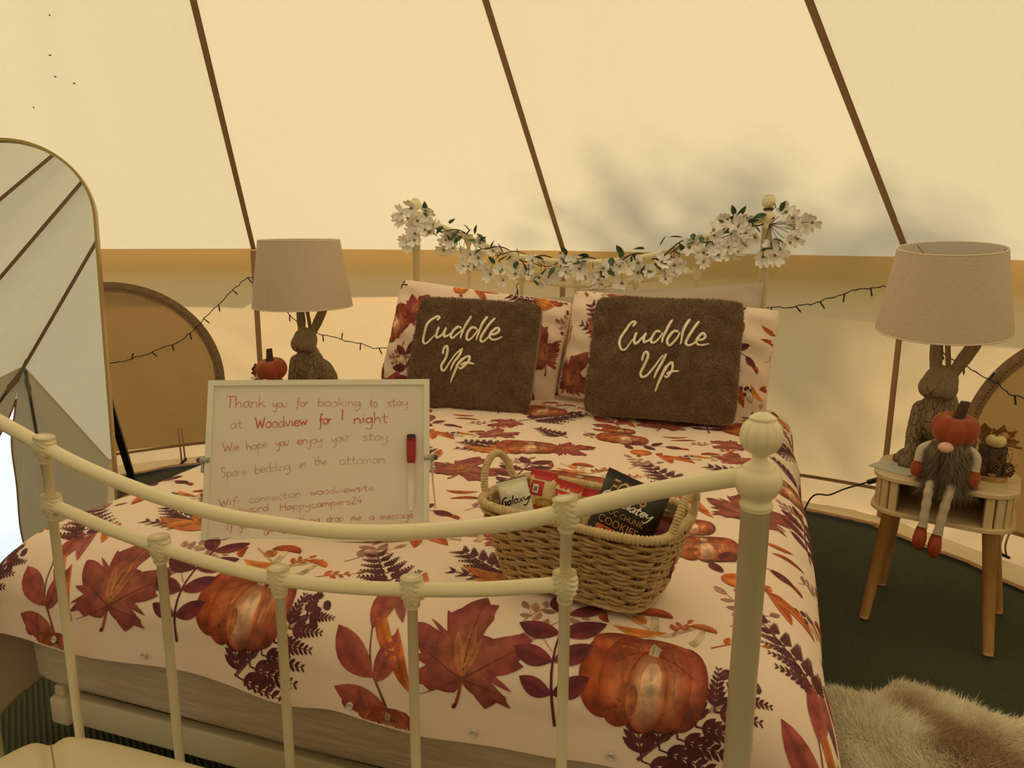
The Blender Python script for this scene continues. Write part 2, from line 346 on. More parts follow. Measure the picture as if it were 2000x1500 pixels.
def post(x, y, top):
    mb = MB(); mb.tube([(x, y, .0), (x, y, .02), (x, y, top)], [.021, .0179, .0179], 24); mb.build('post', cream, bed)
for sx in (-1, 1):
    post(sx * HW, 0, .800); finial(sx * HW, 0, .830)
    post(sx * HW, YH, 1.170); finial(sx * HW, YH, 1.197)
def joint(x, y, z, slope, s=1.0):
    """cast shell-shaped joint wrapped round the crossing of two tubes"""
    n, m = 22, 24; V = []
    R = roty(-math.atan(slope))
    for i, v in enumerate(np.linspace(-1, 1, n)):
        for j in range(m):
            th = j * 2 * PI / m
            w_ = math.cos(th)
            prof_ = (1 - .30 * max(0, -v) ** 1.5 - .10 * max(0, v) ** 2)
            rid = .11 * math.sin((v * 1.15 - .75 * (1 - abs(w_)) ** 1.2 * (1 if v < .9 else 0)) * 13)
            r = .0172 * prof_ * (1 + rid)
            V.append(np.array([r * math.cos(th) * 1.06, r * math.sin(th), v * .0195]))
    V = np.array(V) * s; V = V @ roty(-math.atan(slope) * .6).T
    mb = MB(); F = gridf(n, m, wrapv=True)[:, ::-1].tolist() + [list(range(m)), [(n - 1) * m + k for k in range(m)][::-1]]
    mb.add(V + np.array([x, y, z]), F); mb.lathe([(.0105 * s, -.029 * s), (.0125 * s, -.026 * s), (.0120 * s, -.018 * s)], (x, y, z), 16); mb.build('rail_joint', cream, bed)
def frame_end(y, up, lo, z0, half=None):
    zu = lambda x: np.interp(abs(x), *zip(*up)); 
    U = catmull([(s * x, y, z) for s, lst in ((-1, up[::-1]), (1, up[1:])) for x, z in lst], 6); mb = MB(); mb.tube(U, .0122, 14); mb.build('curved_rail', cream, bed)
    Lp = catmull([(s * x, y, z) for s, lst in ((-1, lo[::-1]), (1, lo[1:])) for x, z in lst], 6); mb = MB(); mb.tube(Lp, .0112, 14); mb.build('curved_rail', cream, bed)
    for k in range(-2, 3):
        x = k * SP; top = (np.interp(x, U[:, 0], U[:, 2]) if abs(k) == 2 else np.interp(x, Lp[:, 0], Lp[:, 2]))
        mb = MB(); mb.tube([(x, y, z0), (x, y, top)], .0082, 14); mb.build('spindle', cream, bed)
        sl = 0
        if abs(k) == 2:
            zz = np.interp(x, Lp[:, 0], Lp[:, 2]); sl = .12 * np.sign(k); joint(x, y, zz, sl, .95); sl = .28 * np.sign(k)
        joint(x, y, top, sl)
frame_end(0, [(0, .675), (.1, .677), (.2, .688), (.3, .7065), (.395, .730), (.4734, .756), (.54, .781), (.605, .804), (.70, .832)], [(0, .581), (.118, .587), (.2367, .602), (.35, .621), (.4734, .649)], .045)
frame_end(YH, [(0, 1.021), (.1, 1.023), (.2, 1.033), (.33, 1.06), (.4734, 1.112), (.6, 1.162), (.70, 1.19)], [(0, .929), (.12, .935), (.2367, .952), (.35, .970), (.4734, .993)], .30)
for y in (0, YH):
    mb = MB(); V, F = bevbox((2 * HW, .022, .040), .005); mb.add(V + [0, y, .045 if y == 0 else .28], F); mb.build('cross_rail', cream, bed)
V, F = bevbox((1.37, .028, .066), .006); mesh('base_rail', V + [0, .145, .105], F, cream, bed)
for sx in (-1, 1):
    V, F = bevbox((.028, YH - .16, .05), .005); mesh('side_rail', V + [sx * .685, YH / 2 + .05, .135], F, cream, bed)
    V, F = bevbox((.05, .05, .065), .008); mesh('corner_bracket', V + [sx * .675, .140, .108], F, cream, bed)
for k, y in enumerate(np.linspace(.25, 1.85, 11)):
    V, F = bevbox((1.36, .06, .016), .003); mesh('bed_slat', V + [0, y, .172], F, mat('pine_slat', (.50, .33, .16), .6, noise=(3, (.58, .40, .22), 4, (1, 8, 8))), bed)

# ------------------------------------------------------------------ mattress
taupe = mat('taupe_sheet', (.66, .53, .39), .8, bump=(9, .5, .012, (1, 1, 6)), sheen=.2)
def slab(lx, ly, lz, r, n=26):
    """soft rounded slab, grid of a superellipsoid"""
    th = np.linspace(-PI / 2, PI / 2, 25); ph = np.arange(96) * 2 * PI / 96
    sp = lambda v, e: np.sign(v) * np.abs(v) ** e
    T, Ph = np.meshgrid(th, ph, indexing='ij'); ez, exy = .20, .09
    V = np.stack([lx / 2 * sp(np.cos(T), ez) * sp(np.cos(Ph), exy), ly / 2 * sp(np.cos(T), ez) * sp(np.sin(Ph), exy), lz / 2 * sp(np.sin(T), ez)], -1).reshape(-1, 3)
    return V, gridf(25, 96, wrapv=True)[:, ::-1]
V, F = slab(1.45, 1.90, .275, .05); V = V + [0, 1.02, .183 + .1375]
V[:, 1] -= .012 * np.exp(-((V[:, 1] - .07) / .05) ** 2) * N1(V[:, 0] * 3, V[:, 2] * 14); V[:, 1] += .006 * np.sin(V[:, 2] * 90 + V[:, 0] * 2) * (V[:, 1] < .15)
tag(mesh('mattress', V, F, taupe), 'deep mattress in a taupe fitted sheet under the printed duvet', 'mattress')

# ------------------------------------------------------------------ duvet (parametric cloth: a across, b along from the foot hem)
def prof(flat, rx, rz, drop, flare):
    th = np.linspace(0, PI / 2, 40)
    x = np.concatenate([[0, flat], flat + rx * np.sin(th[1:]), [flat + rx + flare]]); d = np.concatenate([[0, 0], rz * (1 - np.cos(th[1:])), [rz + drop]])
    return np.concatenate([[0], np.cumsum(np.hypot(np.diff(x), np.diff(d)))]), x, d
PR = prof(.70, .16, .13, .27, .02); PL = prof(.69, .10, .11, .27, .02); PF = prof(.80, .155, .11, .065, .012)
def duvet_raw(a, b):
    a = np.asarray(a, float); b = np.asarray(b, float)
    x = np.where(a >= 0, np.interp(a, PR[0], PR[1]), -np.interp(-a, PL[0], PL[1]))
    dx = np.where(a >= 0, np.interp(a, PR[0], PR[2]), np.interp(-a, PL[0], PL[2]))
    s = PF[0][-1] - b
    y = np.where(s >= 0, 1.0 - np.interp(s, PF[0], PF[1]), 1.0 - s); dy = np.where(s >= 0, np.interp(s, PF[0], PF[2]), 0)
    z = .505 - dx - dy + .012 * np.cos(np.clip(x / .72, -1, 1) * 1.57)
    pf = .016 * N1(a * 3.1 + 4, b * 2.7 + 9) + .009 * N2(a * 7 + 1, b * 6) + .004 * N3(a * 16, b * 15)
    z = z + pf * np.clip(1 - dx / .3, .3, 1)
    side = np.clip(dx / .2, 0, 1) * (b > 0); x = x + np.sign(a) * side * .012 * np.sin(b * 9 + 1.5 * np.sin(b * 4))
    y = y - np.clip(dy / .1, 0, 1) * (.010 * N2(a * 6, b * 2 + 5) + .006 * np.sin(a * 10)) 
    z = z + np.where(b < .06, .006 * np.sin(a * 13 + 2 * np.sin(a * 5)), 0) * np.clip((.06 - b) / .06, 0, 1)
    return np.stack([x, y, z], -1)
AL, AR, BM = -PL[0][-1], PR[0][-1], PF[0][-1] + .93
def surf_fn(raw, A, B):
    G = raw(*np.meshgrid(A, B, indexing='ij')); du = np.gradient(G, axis=0); dv = np.gradient(G, axis=1); Nn = np.cross(du, dv); Nn /= np.linalg.norm(Nn, axis=-1, keepdims=True) + 1e-12
    def f(a, b, off):
        u = np.clip((np.asarray(a) - A[0]) / (A[1] - A[0]), 0, len(A) - 1.001); v = np.clip((np.asarray(b) - B[0]) / (B[1] - B[0]), 0, len(B) - 1.001)
        i = u.astype(int); j = v.astype(int); u = (u - i)[:, None]; v = (v - j)[:, None]
        mix = lambda Q: (Q[i, j] * (1 - u) + Q[i + 1, j] * u) * (1 - v) + (Q[i, j + 1] * (1 - u) + Q[i + 1, j + 1] * u) * v
        return mix(G) + mix(Nn) * np.asarray(off)
    return G, f
dA = np.linspace(AL, AR, 250); dB = np.linspace(0, BM, 216)
dG, dF = surf_fn(duvet_raw, dA, dB)
duv_m = mat('pale_peach_cotton', (.94, .75, .61), .85, bump=(260, .12, .002, (1, 1, 1)), sheen=.15)
dv = tag(empty('duvet', (0, 1.0, .5)), 'peach duvet printed with pumpkins, maple leaves and ferns, spread over the bed', 'duvet'); o0 = np.array([0, 1.0, .5])
ob = mesh('duvet_cover', (dG - o0).reshape(-1, 3), gridf(250, 216), duv_m, dv)
md = ob.modifiers.new('thick', 'SOLIDIFY'); md.thickness = .012; md.offset = -1
# hem band and press buttons along the foot edge
Ah = np.linspace(-1.0, 1.1, 240); Bh = np.array([.001, .012, .026])
V = np.concatenate([dF(Ah, np.full(240, b), h) for b, h in zip(Bh, (.0005, .0006, .0003))]) - o0
mesh('hem_band', V, gridf(3, 240)[:, ::-1], mat('hem_cotton', (.94, .74, .62), .85), dv)

# ------------------------------------------------------------------ the print: flat motifs laid on the cloth as fine patches
class Print:
    def __init__(s): s.V = []; s.F = []; s.C = []; s.L = []; s.n = 0
    def patch(s, P, C, n, m, lay, wrap=False):
        s.V.append(P.reshape(-1, 2)); s.C.append(np.broadcast_to(C, (n * m, 3)).copy() if np.ndim(C) == 1 else C.reshape(-1, 3)); s.L.append(np.full(n * m, lay)); s.F.append(gridf(n, m, wrapu=wrap) + s.n); s.n += n * m
    def leaf(s, base, tip, wd, c1, c2, lay=1, bend=0., pt=1.0, n=9, m=5):
        base = np.asarray(base, float); d = np.asarray(tip, float) - base; L = np.hypot(*d); d /= L; nn = np.array([-d[1], d[0]])
        t = np.linspace(0, 1, n); w_ = wd * np.sin(PI * t ** pt) ** .8; w_[0] = w_[-1] = 0.0006
        ax = base + d * (L * t)[:, None] + nn * (bend * L * 4 * t * (1 - t))[:, None]; sgn = np.linspace(-1, 1, m)
        P = ax[:, None] + nn * (w_[:, None] * sgn[None])[..., None] / 2
        f = (.5 + .5 * sgn[None]) * .6 + .4 * t[:, None]; mid = np.exp(-(sgn / .25) ** 2)[None, :, None] * .30
        C = (np.asarray(c1) * (1 - f[..., None]) + np.asarray(c2) * f[..., None]) * (1 - mid)
        s.patch(P, C, n, m, lay)
    def stroke(s, pts, wd, c, lay=0, k=5):
        P = catmull(pts, k); T = np.gradient(P, axis=0); T /= np.linalg.norm(T, axis=1, keepdims=True) + 1e-9; N = np.stack([-T[:, 1], T[:, 0]], 1)
        wd = np.broadcast_to(wd, (len(P),)) if np.ndim(wd) == 0 else np.linspace(wd[0], wd[1], len(P))
        s.patch(np.stack([P - N * wd[:, None] / 2, P + N * wd[:, None] / 2], 1), np.asarray(c, float), len(P), 2, lay)
    def polar(s, c, R, ang, c_in, c_out, lay=1, rings=5, pw=1.0):
        ang = np.asarray(ang); R = np.asarray(R); n = len(ang); k = np.linspace(.02, 1, rings)
        P = np.asarray(c) + (R[:, None] * k[None])[..., None] * np.stack([np.cos(ang), np.sin(ang)], -1)[:, None]
        f = (k ** pw)[None, :, None]; C = np.asarray(c_in) * (1 - f) + np.asarray(c_out) * f; s.patch(P, np.broadcast_to(C, (n, rings, 3)), n, rings, lay, True)
# watercolour inks (linear)
WINE = (.16, .025, .035); PLUM = (.105, .022, .035); MAUVE = (.33, .10, .11); ROSE = (.42, .10, .09); RUST = (.45, .075, .022); ORNG = (.75, .20, .035); AMB = (.68, .26, .05); TAN = (.56, .40, .28); RED = (.33, .035, .018); PINK = (.62, .25, .18); PALE = (.86, .58, .40); BERRY = (.09, .03, .045)
class TF:
    """rotate/scale/shift helper for a motif"""
    def __init__(s, x, y, ang, sc): s.o = np.array([x, y]); c, k = math.cos(ang), math.sin(ang); s.R = np.array([[c, -k], [k, c]]) * sc; s.s = sc; s.a = ang
    def __call__(s, p): return s.o + s.R @ np.asarray(p, float)
def maple(pr, x, y, ang, sc, c1=(.42, .135, .075), c2=(.27, .052, .048)):
    T = TF(x, y, ang, sc)
    O_ = np.array([208,152,222,182,250,182,240,215,244,240,228,268,224,288,255,298,300,288,330,280,360,300,338,322,346,340,325,358,345,368,300,388,268,392,254,404,270,424,318,430,304,450,318,472,272,455,238,476,212,440,182,410,160,436,110,425,98,434,75,415,40,424,38,398,70,388,86,368,70,345,38,345,45,310,30,262,62,262,70,246,88,275,118,290,128,285,118,250,122,228,110,215,148,206,170,178], float).reshape(-1, 2)
    O_ = np.stack([(O_[:, 0] - 181) / 330, (346 - O_[:, 1]) / 330], 1); A_ = np.arctan2(O_[:, 1], O_[:, 0]); R_ = np.hypot(O_[:, 0], O_[:, 1])
    an = np.linspace(0, 2 * PI, 181)[:-1]; o = np.argsort(A_ % (2 * PI)); Rr = np.interp(an, (A_ % (2 * PI))[o], R_[o], period=2 * PI)
    pr.polar(T((0, .0)), Rr * sc * np.ones(180), an + ang, c1, c2, 2, 7, .8)
    for a_, l in ((84, .70), (28, .52), (146, .50), (-18, .38), (200, .38)):
        pr.stroke([T((0, -.17)), T((.5 * l * math.cos(math.radians(a_)) , -.17 + .5 * l * math.sin(math.radians(a_)))), T((l * math.cos(math.radians(a_)), -.17 + l * math.sin(math.radians(a_))))], (.014 * sc, .004 * sc), (.20, .05, .03), 3)
    for a_, l, w_ in ((76, .26, .10), (112, .22, .08), (48, .20, .07)):
        pr.leaf(T((.0, -.15)), T((l * math.cos(math.radians(a_)), l * math.sin(math.radians(a_)))), w_ * sc, (.50, .19, .075), (.44, .15, .07), 2.5)
    pr.stroke([T((0, -.16)), T((-.02, -.26)), T((-.06, -.37))], (.020 * sc, .026 * sc), (.33, .07, .02), 3); pr.leaf(T((-.055, -.36)), T((-.09, -.40)), .035 * sc, RED, PLUM, 3)
def pumpkin(pr, x, y, ang, sc, var=0):
    T = TF(x, y, ang, sc)
    an = np.linspace(0, 2 * PI, 61)[:-1]
    def lobe(cx, cy, rx, ry, ci, co, lay, hi=None):
        k = np.linspace(.02, 1, 7); P = np.stack([cx + rx * np.cos(an)[:, None] * k, cy + ry * np.sin(an)[:, None] * k], -1); P = P @ T.R.T + T.o
        f = (k ** 1.6)[None, :, None]; C = np.broadcast_to(np.asarray(ci) * (1 - f) + np.asarray(co) * f, (60, 7, 3)).copy()
        C *= (.86 + .22 * np.sin(an * 2 + 1))[:, None, None]; pr.patch(P, C, 60, 7, lay, True)
    DK = (.22, .03, .012); MD = (.43, .085, .025)
    lobe(.32, .0, .22, .38, (.55, .16, .09), DK, 2); lobe(-.30, -.01, .24, .38, (.52, .12, .03), (.30, .045, .015), 2)
    lobe(.12, .28, .30, .13, (.50, .13, .05), (.36, .07, .03), 2.1); lobe(-.18, .27, .30, .13, (.50, .14, .04), (.36, .06, .02), 2.1)
    lobe(.21, -.02, .20, .40, (.62, .22, .10), (.36, .06, .02), 2.5); lobe(-.16, -.04, .20, .41, (.58, .17, .06), (.34, .05, .015), 2.5)
    lobe(.05, -.10, .17, .36, (.86, .50, .30), (.40, .075, .02), 3); lobe(.08, -.02, .085, .18, (.90, .62, .42), (.84, .44, .24), 3.3)
    lobe(-.06, -.20, .05, .13, (.66, .24, .09), (.52, .13, .04), 3.2); lobe(.27, -.02, .05, .17, (.72, .32, .17), (.58, .17, .07), 3.2)
    pr.stroke([T((.06, .22)), T((.065, .29)), T((.085, .33))], (.085 * sc, .10 * sc), (.46, .36, .22), 3.6); pr.stroke([T((.05, .23)), T((.05, .32))], (.01 * sc, .01 * sc), (.22, .15, .08), 3.7)
    for a_ in (-.32, -.15, .2, .36):
        pr.stroke([T((.06, .24)), T((.06 + a_ * .5, .27 - abs(a_) * .2)), T((.06 + a_, .08))], (.012 * sc, .004 * sc), DK, 3.1)
def branch(pr, base, tip, leaves, c1, c2, wd=.005, lay=1, stem=(.16, .04, .03), lw=.42):
    """leaves: (t along stem, side, length, angle)"""
    base = np.asarray(base, float); tip = np.asarray(tip, float); d = tip - base; L = np.hypot(*d); a0 = math.atan2(d[1], d[0]); nn = np.array([-d[1], d[0]]) / L
    P = catmull([base, base + d * .5 + nn * L * .05, tip], 8); pr.stroke([base, base + d * .5 + nn * L * .05, tip], (wd, wd * .5), stem, lay - .4)
    for t, sd_, l, an_ in leaves:
        p = P[min(len(P) - 1, int(t * (len(P) - 1)))]; a = a0 + sd_ * math.radians(an_); q = p + l * L * np.array([math.cos(a), math.sin(a)])
        pr.leaf(p, q, l * L * lw, c1, c2, lay, bend=.05 * sd_)
def fern(pr, base, tip, n=7, spread=.42, c1=WINE, c2=PLUM, lay=1, cut=7):
    base = np.asarray(base, float); tip = np.asarray(tip, float); d = tip - base; L = np.hypot(*d); a0 = math.atan2(d[1], d[0])
    pr.stroke([base, base + d * .5 + np.array([-d[1], d[0]]) * .04, tip], (.006, .003), (.17, .05, .05), lay)
    for i in range(n):
        t = .22 + .76 * i / (n - 1); p = base + d * t; l = L * spread * (1.05 - .62 * t)
        for sd_ in (-1, 1):
            a = a0 + sd_ * math.radians(58 - 18 * t); e = np.array([math.cos(a), math.sin(a)]); pr.stroke([p, p + e * l], (.003, .001), c2, lay)
            for j in range(cut):
                u = .12 + .88 * j / (cut - 1); r_ = p + e * l * u; ll = l * .34 * (1.1 - .75 * u)
                for s2 in (-1, 1):
                    b_ = a + s2 * math.radians(42); pr.leaf(r_, r_ + ll * np.array([math.cos(b_), math.sin(b_)]), ll * .40, c1, c2, lay + .2, n=5, m=3)
def sprig(pr, base, tip, c1, c2, n=4, l=.30, lay=1, stem=TAN, lw=.5):
    lv = [(.35 + .6 * i / n, (-1) ** i, l * (1 - .1 * i), 55) for i in range(n)] + [(1, 1, l * .8, 0)]
    branch(pr, base, tip, lv, c1, c2, .0025, lay, stem, lw)
def berries(pr, base, pts):
    for p in pts:
        pr.stroke([base, ((base[0] + p[0]) / 2 + .004, (base[1] + p[1]) / 2), p], (.002, .0012), (.45, .32, .2), .6); an = np.linspace(0, 2 * PI, 13)[:-1]; pr.polar(p, .0085 + .002 * np.cos(an * 2 + p[0] * 90), an, (.14, .05, .07), BERRY, 1, 3)
def mushroom(pr, x, y, w_, ang, c1=(.50, .11, .03), c2=(.30, .035, .012), stem=True):
    T = TF(x, y, ang, w_)
    if stem: pr.stroke([T((0, 0)), T((.03, -.4)), T((.0, -.85)), T((-.12, -1.1))], (.16 * w_, .30 * w_), (.66, .50, .36), .7)
    an = np.linspace(0, PI, 15); k = np.linspace(0, 1, 5); P = np.stack([.5 * np.cos(an)[:, None] * np.ones(5), (.40 * np.sin(an)[:, None] + .03) * k - .03], -1) @ T.R.T + T.o
    C = np.asarray(c2) * (1 - k)[None, :, None] + np.asarray(c1) * k[None, :, None]; pr.patch(P, np.broadcast_to(C, (15, 5, 3)), 15, 5, 1.4)
def cell(pr, ox, oy):
    """one repeat of the printed design; coordinates are metres on the cloth, seen from the foot"""
    q = lambda x, y: (x + ox, y + oy)
    # maple and pumpkin row near the foot
    maple(pr, *q(-.425, .135), .12, .205)
    pumpkin(pr, *q(-.140, .150), -.03, .178)
    branch(pr, q(-.265, .055), q(-.275, .245), [(.25, 1, .30, 70), (.25, -1, .34, 62), (.5, 1, .36, 75), (.5, -1, .36, 60), (.75, 1, .38, 78), (.75, -1, .42, 62), (1, 1, .34, 35), (1, -1, .36, 50)], (.24, .035, .05), (.11, .02, .03), .005, 2.8, PLUM, .48)
    fern(pr, q(-.165, -.015), q(-.005, .150), 6, .50)
    branch(pr, q(.170, .030), q(.118, .160), [(.05, 1, .72, 58), (.40, 1, .78, 30), (.32, -1, .62, 35), (.95, -1, .66, 18)], (.46, .12, .085), (.36, .055, .05), .0045, 1.5, (.2, .06, .04), .46)
    an = np.linspace(0, 2 * PI, 41)[:-1]
    # rosehip by the hem, small pumpkin cut by the hem
    mushroom(pr, *q(.10, .022), .026, PI * .9, (.30, .06, .05), (.2, .03, .03), False)
    pumpkin(pr, *q(-.545, -.010), .1, .10); 
    # mushrooms, orange sprigs
    mushroom(pr, *q(-.140, .290), .060, .1); mushroom(pr, *q(-.060, .272), .044, -.2, (.70, .22, .05), (.42, .06, .015)); mushroom(pr, *q(-.215, .262), .036, 1.9, stem=False)
    pr.leaf(q(-.115, .245), q(-.200, .240), .020, ORNG, AMB, 1.2, .12); sprig(pr, q(-.105, .240), q(-.085, .285), ORNG, RUST, 4, .42, 1.3, RUST); sprig(pr, q(-.045, .225), q(.030, .262), ORNG, RUST, 6, .26, 1.3, RUST); pr.leaf(q(-.150, .262), q(-.175, .280), .026, ORNG, AMB, 1.2)
    for p_ in ((.02, -.03), (-.03, -.01), (.04, .03)): pr.stroke([q(-.12, .235), q(-.12 + p_[0], .255 + p_[1] * .3), q(-.14 + p_[0] * 2, .285 + p_[1] * .3)], (.006, .003), TAN, .5)
    # mauve twigs
    for bx, by, tx, ty in ((-.285, .165, -.345, .245), (-.345, .215, -.290, .285), (-.300, .210, -.235, .262), (-.02, .305, .045, .385), (.055, .335, -.03, .42)): sprig(pr, q(bx, by), q(tx, ty), (.42, .17, .16), (.50, .30, .23), 5, .34, 1, (.5, .33, .24), .5)
    # berries
    berries(pr, q(-.040, .120), [q(-.022, .178), q(-.004, .186), q(.006, .160), q(.012, .135), q(-.012, .140), q(.022, .172)])
    berries(pr, q(.16, .455), [q(.10, .47), q(.115, .485), q(.135, .49), q(.12, .462), q(.095, .452)])
    # orange leaves with fern and pumpkin (upper cluster)
    fern(pr, q(.330 - .715, .345), q(.19 - .715, .405), 6, .46); fern(pr, q(.33 - .715, .335), q(.20 - .715, .325), 5, .34)
    for tx, ty, w_ in ((.205, .352, .026), (.24, .315, .030), (.27, .38, .026), (.22, .335, .022), (.29, .305, .026)): pr.leaf(q(.375 - .715, .350), q(tx - .715, ty), w_, AMB, (.60, .15, .03), 2, .06)
    pr.polar(q(.315 - .715, .405), .024 + .004 * np.sin(an * 2), an, (.78, .30, .06), RUST, 1.6, 4)
    pumpkin(pr, *q(.385 - .715, .395), .25, .165)
    maple(pr, *q(.50 - .715, .425), -.9, .145, (.42, .09, .08), (.30, .04, .045)); maple(pr, *q(.255 - .715, .500), .4, .14, (.46, .14, .12), (.36, .07, .06))
    # second pumpkin with dark leaves on its right
    pumpkin(pr, *q(.625 - .715, .610), .15, .15)
    branch(pr, q(.64 - .715, .545), q(.76 - .715, .575), [(.1, -1, .40, 70), (.3, 1, .40, 60), (.5, -1, .42, 55), (.7, 1, .42, 45), (1, -1, .42, 25)], (.24, .04, .05), (.11, .02, .03), .004, 3.9, PLUM, .46)
    branch(pr, q(.56 - .715, .665), q(.56 - .715, .735), [(.2, 1, .75, 60), (.5, -1, .8, 40), (1, 1, .7, 20)], (.42, .12, .085), (.33, .06, .06), .004, 1.5, (.2, .06, .04), .46)
    sprig(pr, q(.50 - .715, .640), q(.53 - .715, .59), (.33, .06, .06), (.42, .2, .17), 4, .5, 1, MAUVE)
    # gourd, orange ribbons
    pr.polar(q(.70 - .715, .475), .030 + .008 * np.cos(an - 1.2), an, (.80, .28, .05), (.55, .10, .02), 1.6, 5); pr.leaf(q(.70 - .715, .45), q(.705 - .715, .432), .012, RUST, RED, 1.4)
    for tx, ty, w_ in ((.80, .455, .030), (.86, .425, .034), (.80, .395, .026), (.76, .50, .02)): pr.leaf(q(.755 - .715, .465), q(tx - .715, ty), w_, ORNG, RUST, 1.5, .1)
    # right-hand ferns and leaf column
    fern(pr, q(.865 - .715, .20), q(.745 - .715, .345), 6, .40, WINE, PLUM, 1.2) 
    for k_, (bx, by, tx, ty) in enumerate(((.90, .10, .83, .20), (.885, .17, .85, .26), (.93, .06, .88, .16), (.90, .22, .87, .30))): pr.leaf(q(bx - .715, by), q(tx - .715, ty), .024, (AMB, ROSE, ORNG, AMB)[k_], (RUST, MAUVE, RUST, RUST)[k_], 1.4, .06)
    fern(pr, q(.47 - .715, .545), q(.36 - .715, .62), 6, .44)
    mushroom(pr, *q(.18 - .715 + .715, .52), .055, .3); mushroom(pr, *q(.10, .555), .035, -.3, stem=False); pr.leaf(q(.19, .485), q(.12, .505), .018, ORNG, AMB, 1.2, .1)
    sprig(pr, q(.11, .60), q(.17, .66), (.42, .17, .16), (.50, .30, .23), 5, .34, 1, (.5, .33, .24)); sprig(pr, q(.20, .56), q(.25, .62), ORNG, RUST, 5, .34, 1, RUST)
    pr.leaf(q(.05, .655), q(.13, .672), .016, RUST, RED, 1.2, .1); pr.leaf(q(.02, .70), q(.10, .715), .018, RUST, ORNG, 1.2, -.1)
    maple(pr, *q(.235, .665), 2.5, .13, (.44, .12, .10), (.32, .05, .05))
_cell = Print(); cell(_cell, 0, 0)
CV, CF_, CC, CL = np.concatenate(_cell.V), np.concatenate(_cell.F), np.concatenate(_cell.C), np.concatenate(_cell.L)
ink = mat('printed_watercolour_ink', (.5, .1, .05), .85, attr=True, noise=(38, (.58, 1.45), 6, (1, 1, 1)))
def lay_print(name, F_, cells, a0, a1, b0, b1, parent, o0, h=.00065, step=.0003, R=None, sc=1.0):
    """lay repeats on a cloth surface, dropping faces that fall off it"""
    Vs, Fs, Cs, n = [], [], [], 0
    for ox, oy in cells:
        P = CV + [ox, oy]
        if R is not None: P = P @ np.asarray(R).T
        P = P * sc
        ok = (P[:, 0] > a0) & (P[:, 0] < a1) & (P[:, 1] > b0) & (P[:, 1] < b1); fm = ok[CF_].all(1)
        if not fm.any(): continue
        ff = CF_[fm]; use = np.unique(ff); mp_ = np.full(len(P), -1); mp_[use] = np.arange(len(use)) + n
        Vs.append(F_(P[use, 0], P[use, 1], (h + CL[use] * step)[:, None])); Cs.append(CC[use]); Fs.append(mp_[ff]); n += len(use)
    o = mesh(name, np.concatenate(Vs) - o0, np.concatenate(Fs), ink, parent, True, np.concatenate(Cs)); return o
cells = [(i * .715 - .29 * j, j * .725) for j in range(-1, 4) for i in range(-3, 5)]
po = tag(lay_print('printed_pattern', dF, cells, AL + .004, AR - .004, .003, BM - .01, dv, o0, .0008, .0003), kind='stuff')
# buttons in the hem
btn = mat('clear_button', (.74, .66, .62), .15, coat=.5)
for a in (-.54, -.333, .105, .32, .54):
    c = dF(np.array([a]), np.array([.020]), .0045)[0]; mb = MB()
    mb.tube([c + np.array([0, .001, 0]), c + np.array([0, -.0016, .0003])], [.0062, .0058], 18); th = np.arange(18) * 2 * PI / 18
    mb.tube(c + np.stack([.0056 * np.cos(th), -.0018 + 0 * th, .0056 * np.sin(th)], 1), .0008, 6, closed=True)
    for dx in (-.0015, .0015): mb.tube([c + [dx, -.002, 0], c + [dx, -.0026, 0]], .0007, 6)
    bo = mb.build('button', btn, dv); bo.location = -o0

# ------------------------------------------------------------------ pillows and cushions
def frame_of(c0, rz, lean, roll=0.):
    ex = np.array([math.cos(rz), math.sin(rz), 0]); bk = np.array([-math.sin(rz), math.cos(rz), 0]); ey = np.array([0, 0, 1.]) * math.cos(lean) + bk * math.sin(lean); n = np.cross(ex, ey)
    return np.array(c0, float), ex * math.cos(roll) + ey * math.sin(roll), -ex * math.sin(roll) + ey * math.cos(roll), n
def pad_fn(fr, w_, h_, th, seed, pinch=.07, sag=0., wr=.006, rnd=.03):
    """soft pad: (u,v) in metres from its centre, side=+1 front / -1 back"""
    c0, ex, ey, n = fr
    def f(u, v, side):
        a = np.clip(np.asarray(u) / (w_ / 2), -1, 1); b = np.clip(np.asarray(v) / (h_ / 2), -1, 1)
        x = a * w_ / 2 * (1 - pinch * (1 - b * b) * np.abs(a) ** 3); y = b * h_ / 2 * (1 - pinch * (1 - a * a) * np.abs(b) ** 3)
        cr_ = 1 - rnd * np.abs(a * b) ** 5; x = x * cr_; y = y * cr_
        t = (np.clip(1 - np.abs(a) ** 2.6, 0, 1) * np.clip(1 - np.abs(b) ** 2.6, 0, 1)) ** .5
        wk = wr * (N1(a * 3 + seed, b * 3) + .6 * N2(a * 7 + seed, b * 6) + .5 * np.sin(a * 9 + b * 14 + seed) * np.exp(-((np.abs(a) - 1) / .3) ** 2))
        z = th / 2 * t * side + wk * t * 2
        y = y - sag * (1 - b) * .5 * np.exp(-(a / .5) ** 2) * h_ * .1
        return c0 + x[..., None] * ex + y[..., None] * ey + z[..., None] * n
    return f
def pad(name, fr, w_, h_, th, m, parent, seed, n=44, **k):
    f = pad_fn(fr, w_, h_, th, seed, **k); q = np.sin(np.linspace(-PI / 2, PI / 2, n)); U, Vv = np.meshgrid(q * w_ / 2, q * h_ / 2, indexing='ij')
    o0 = np.array(parent.location); A_ = f(U, Vv, 1).reshape(-1, 3); B_ = f(U, Vv, -1).reshape(-1, 3)
    ob = mesh(name, np.vstack([A_, B_]) - o0, np.vstack([gridf(n, n), gridf(n, n)[:, ::-1] + n * n]), m, parent)
    bm = bmesh.new(); bm.from_mesh(ob.data); bmesh.ops.remove_doubles(bm, verts=bm.verts, dist=.0004); bm.to_mesh(ob.data); bm.free(); ob.data.polygons.foreach_set('use_smooth', np.ones(len(ob.data.polygons), bool))
    return ob, f
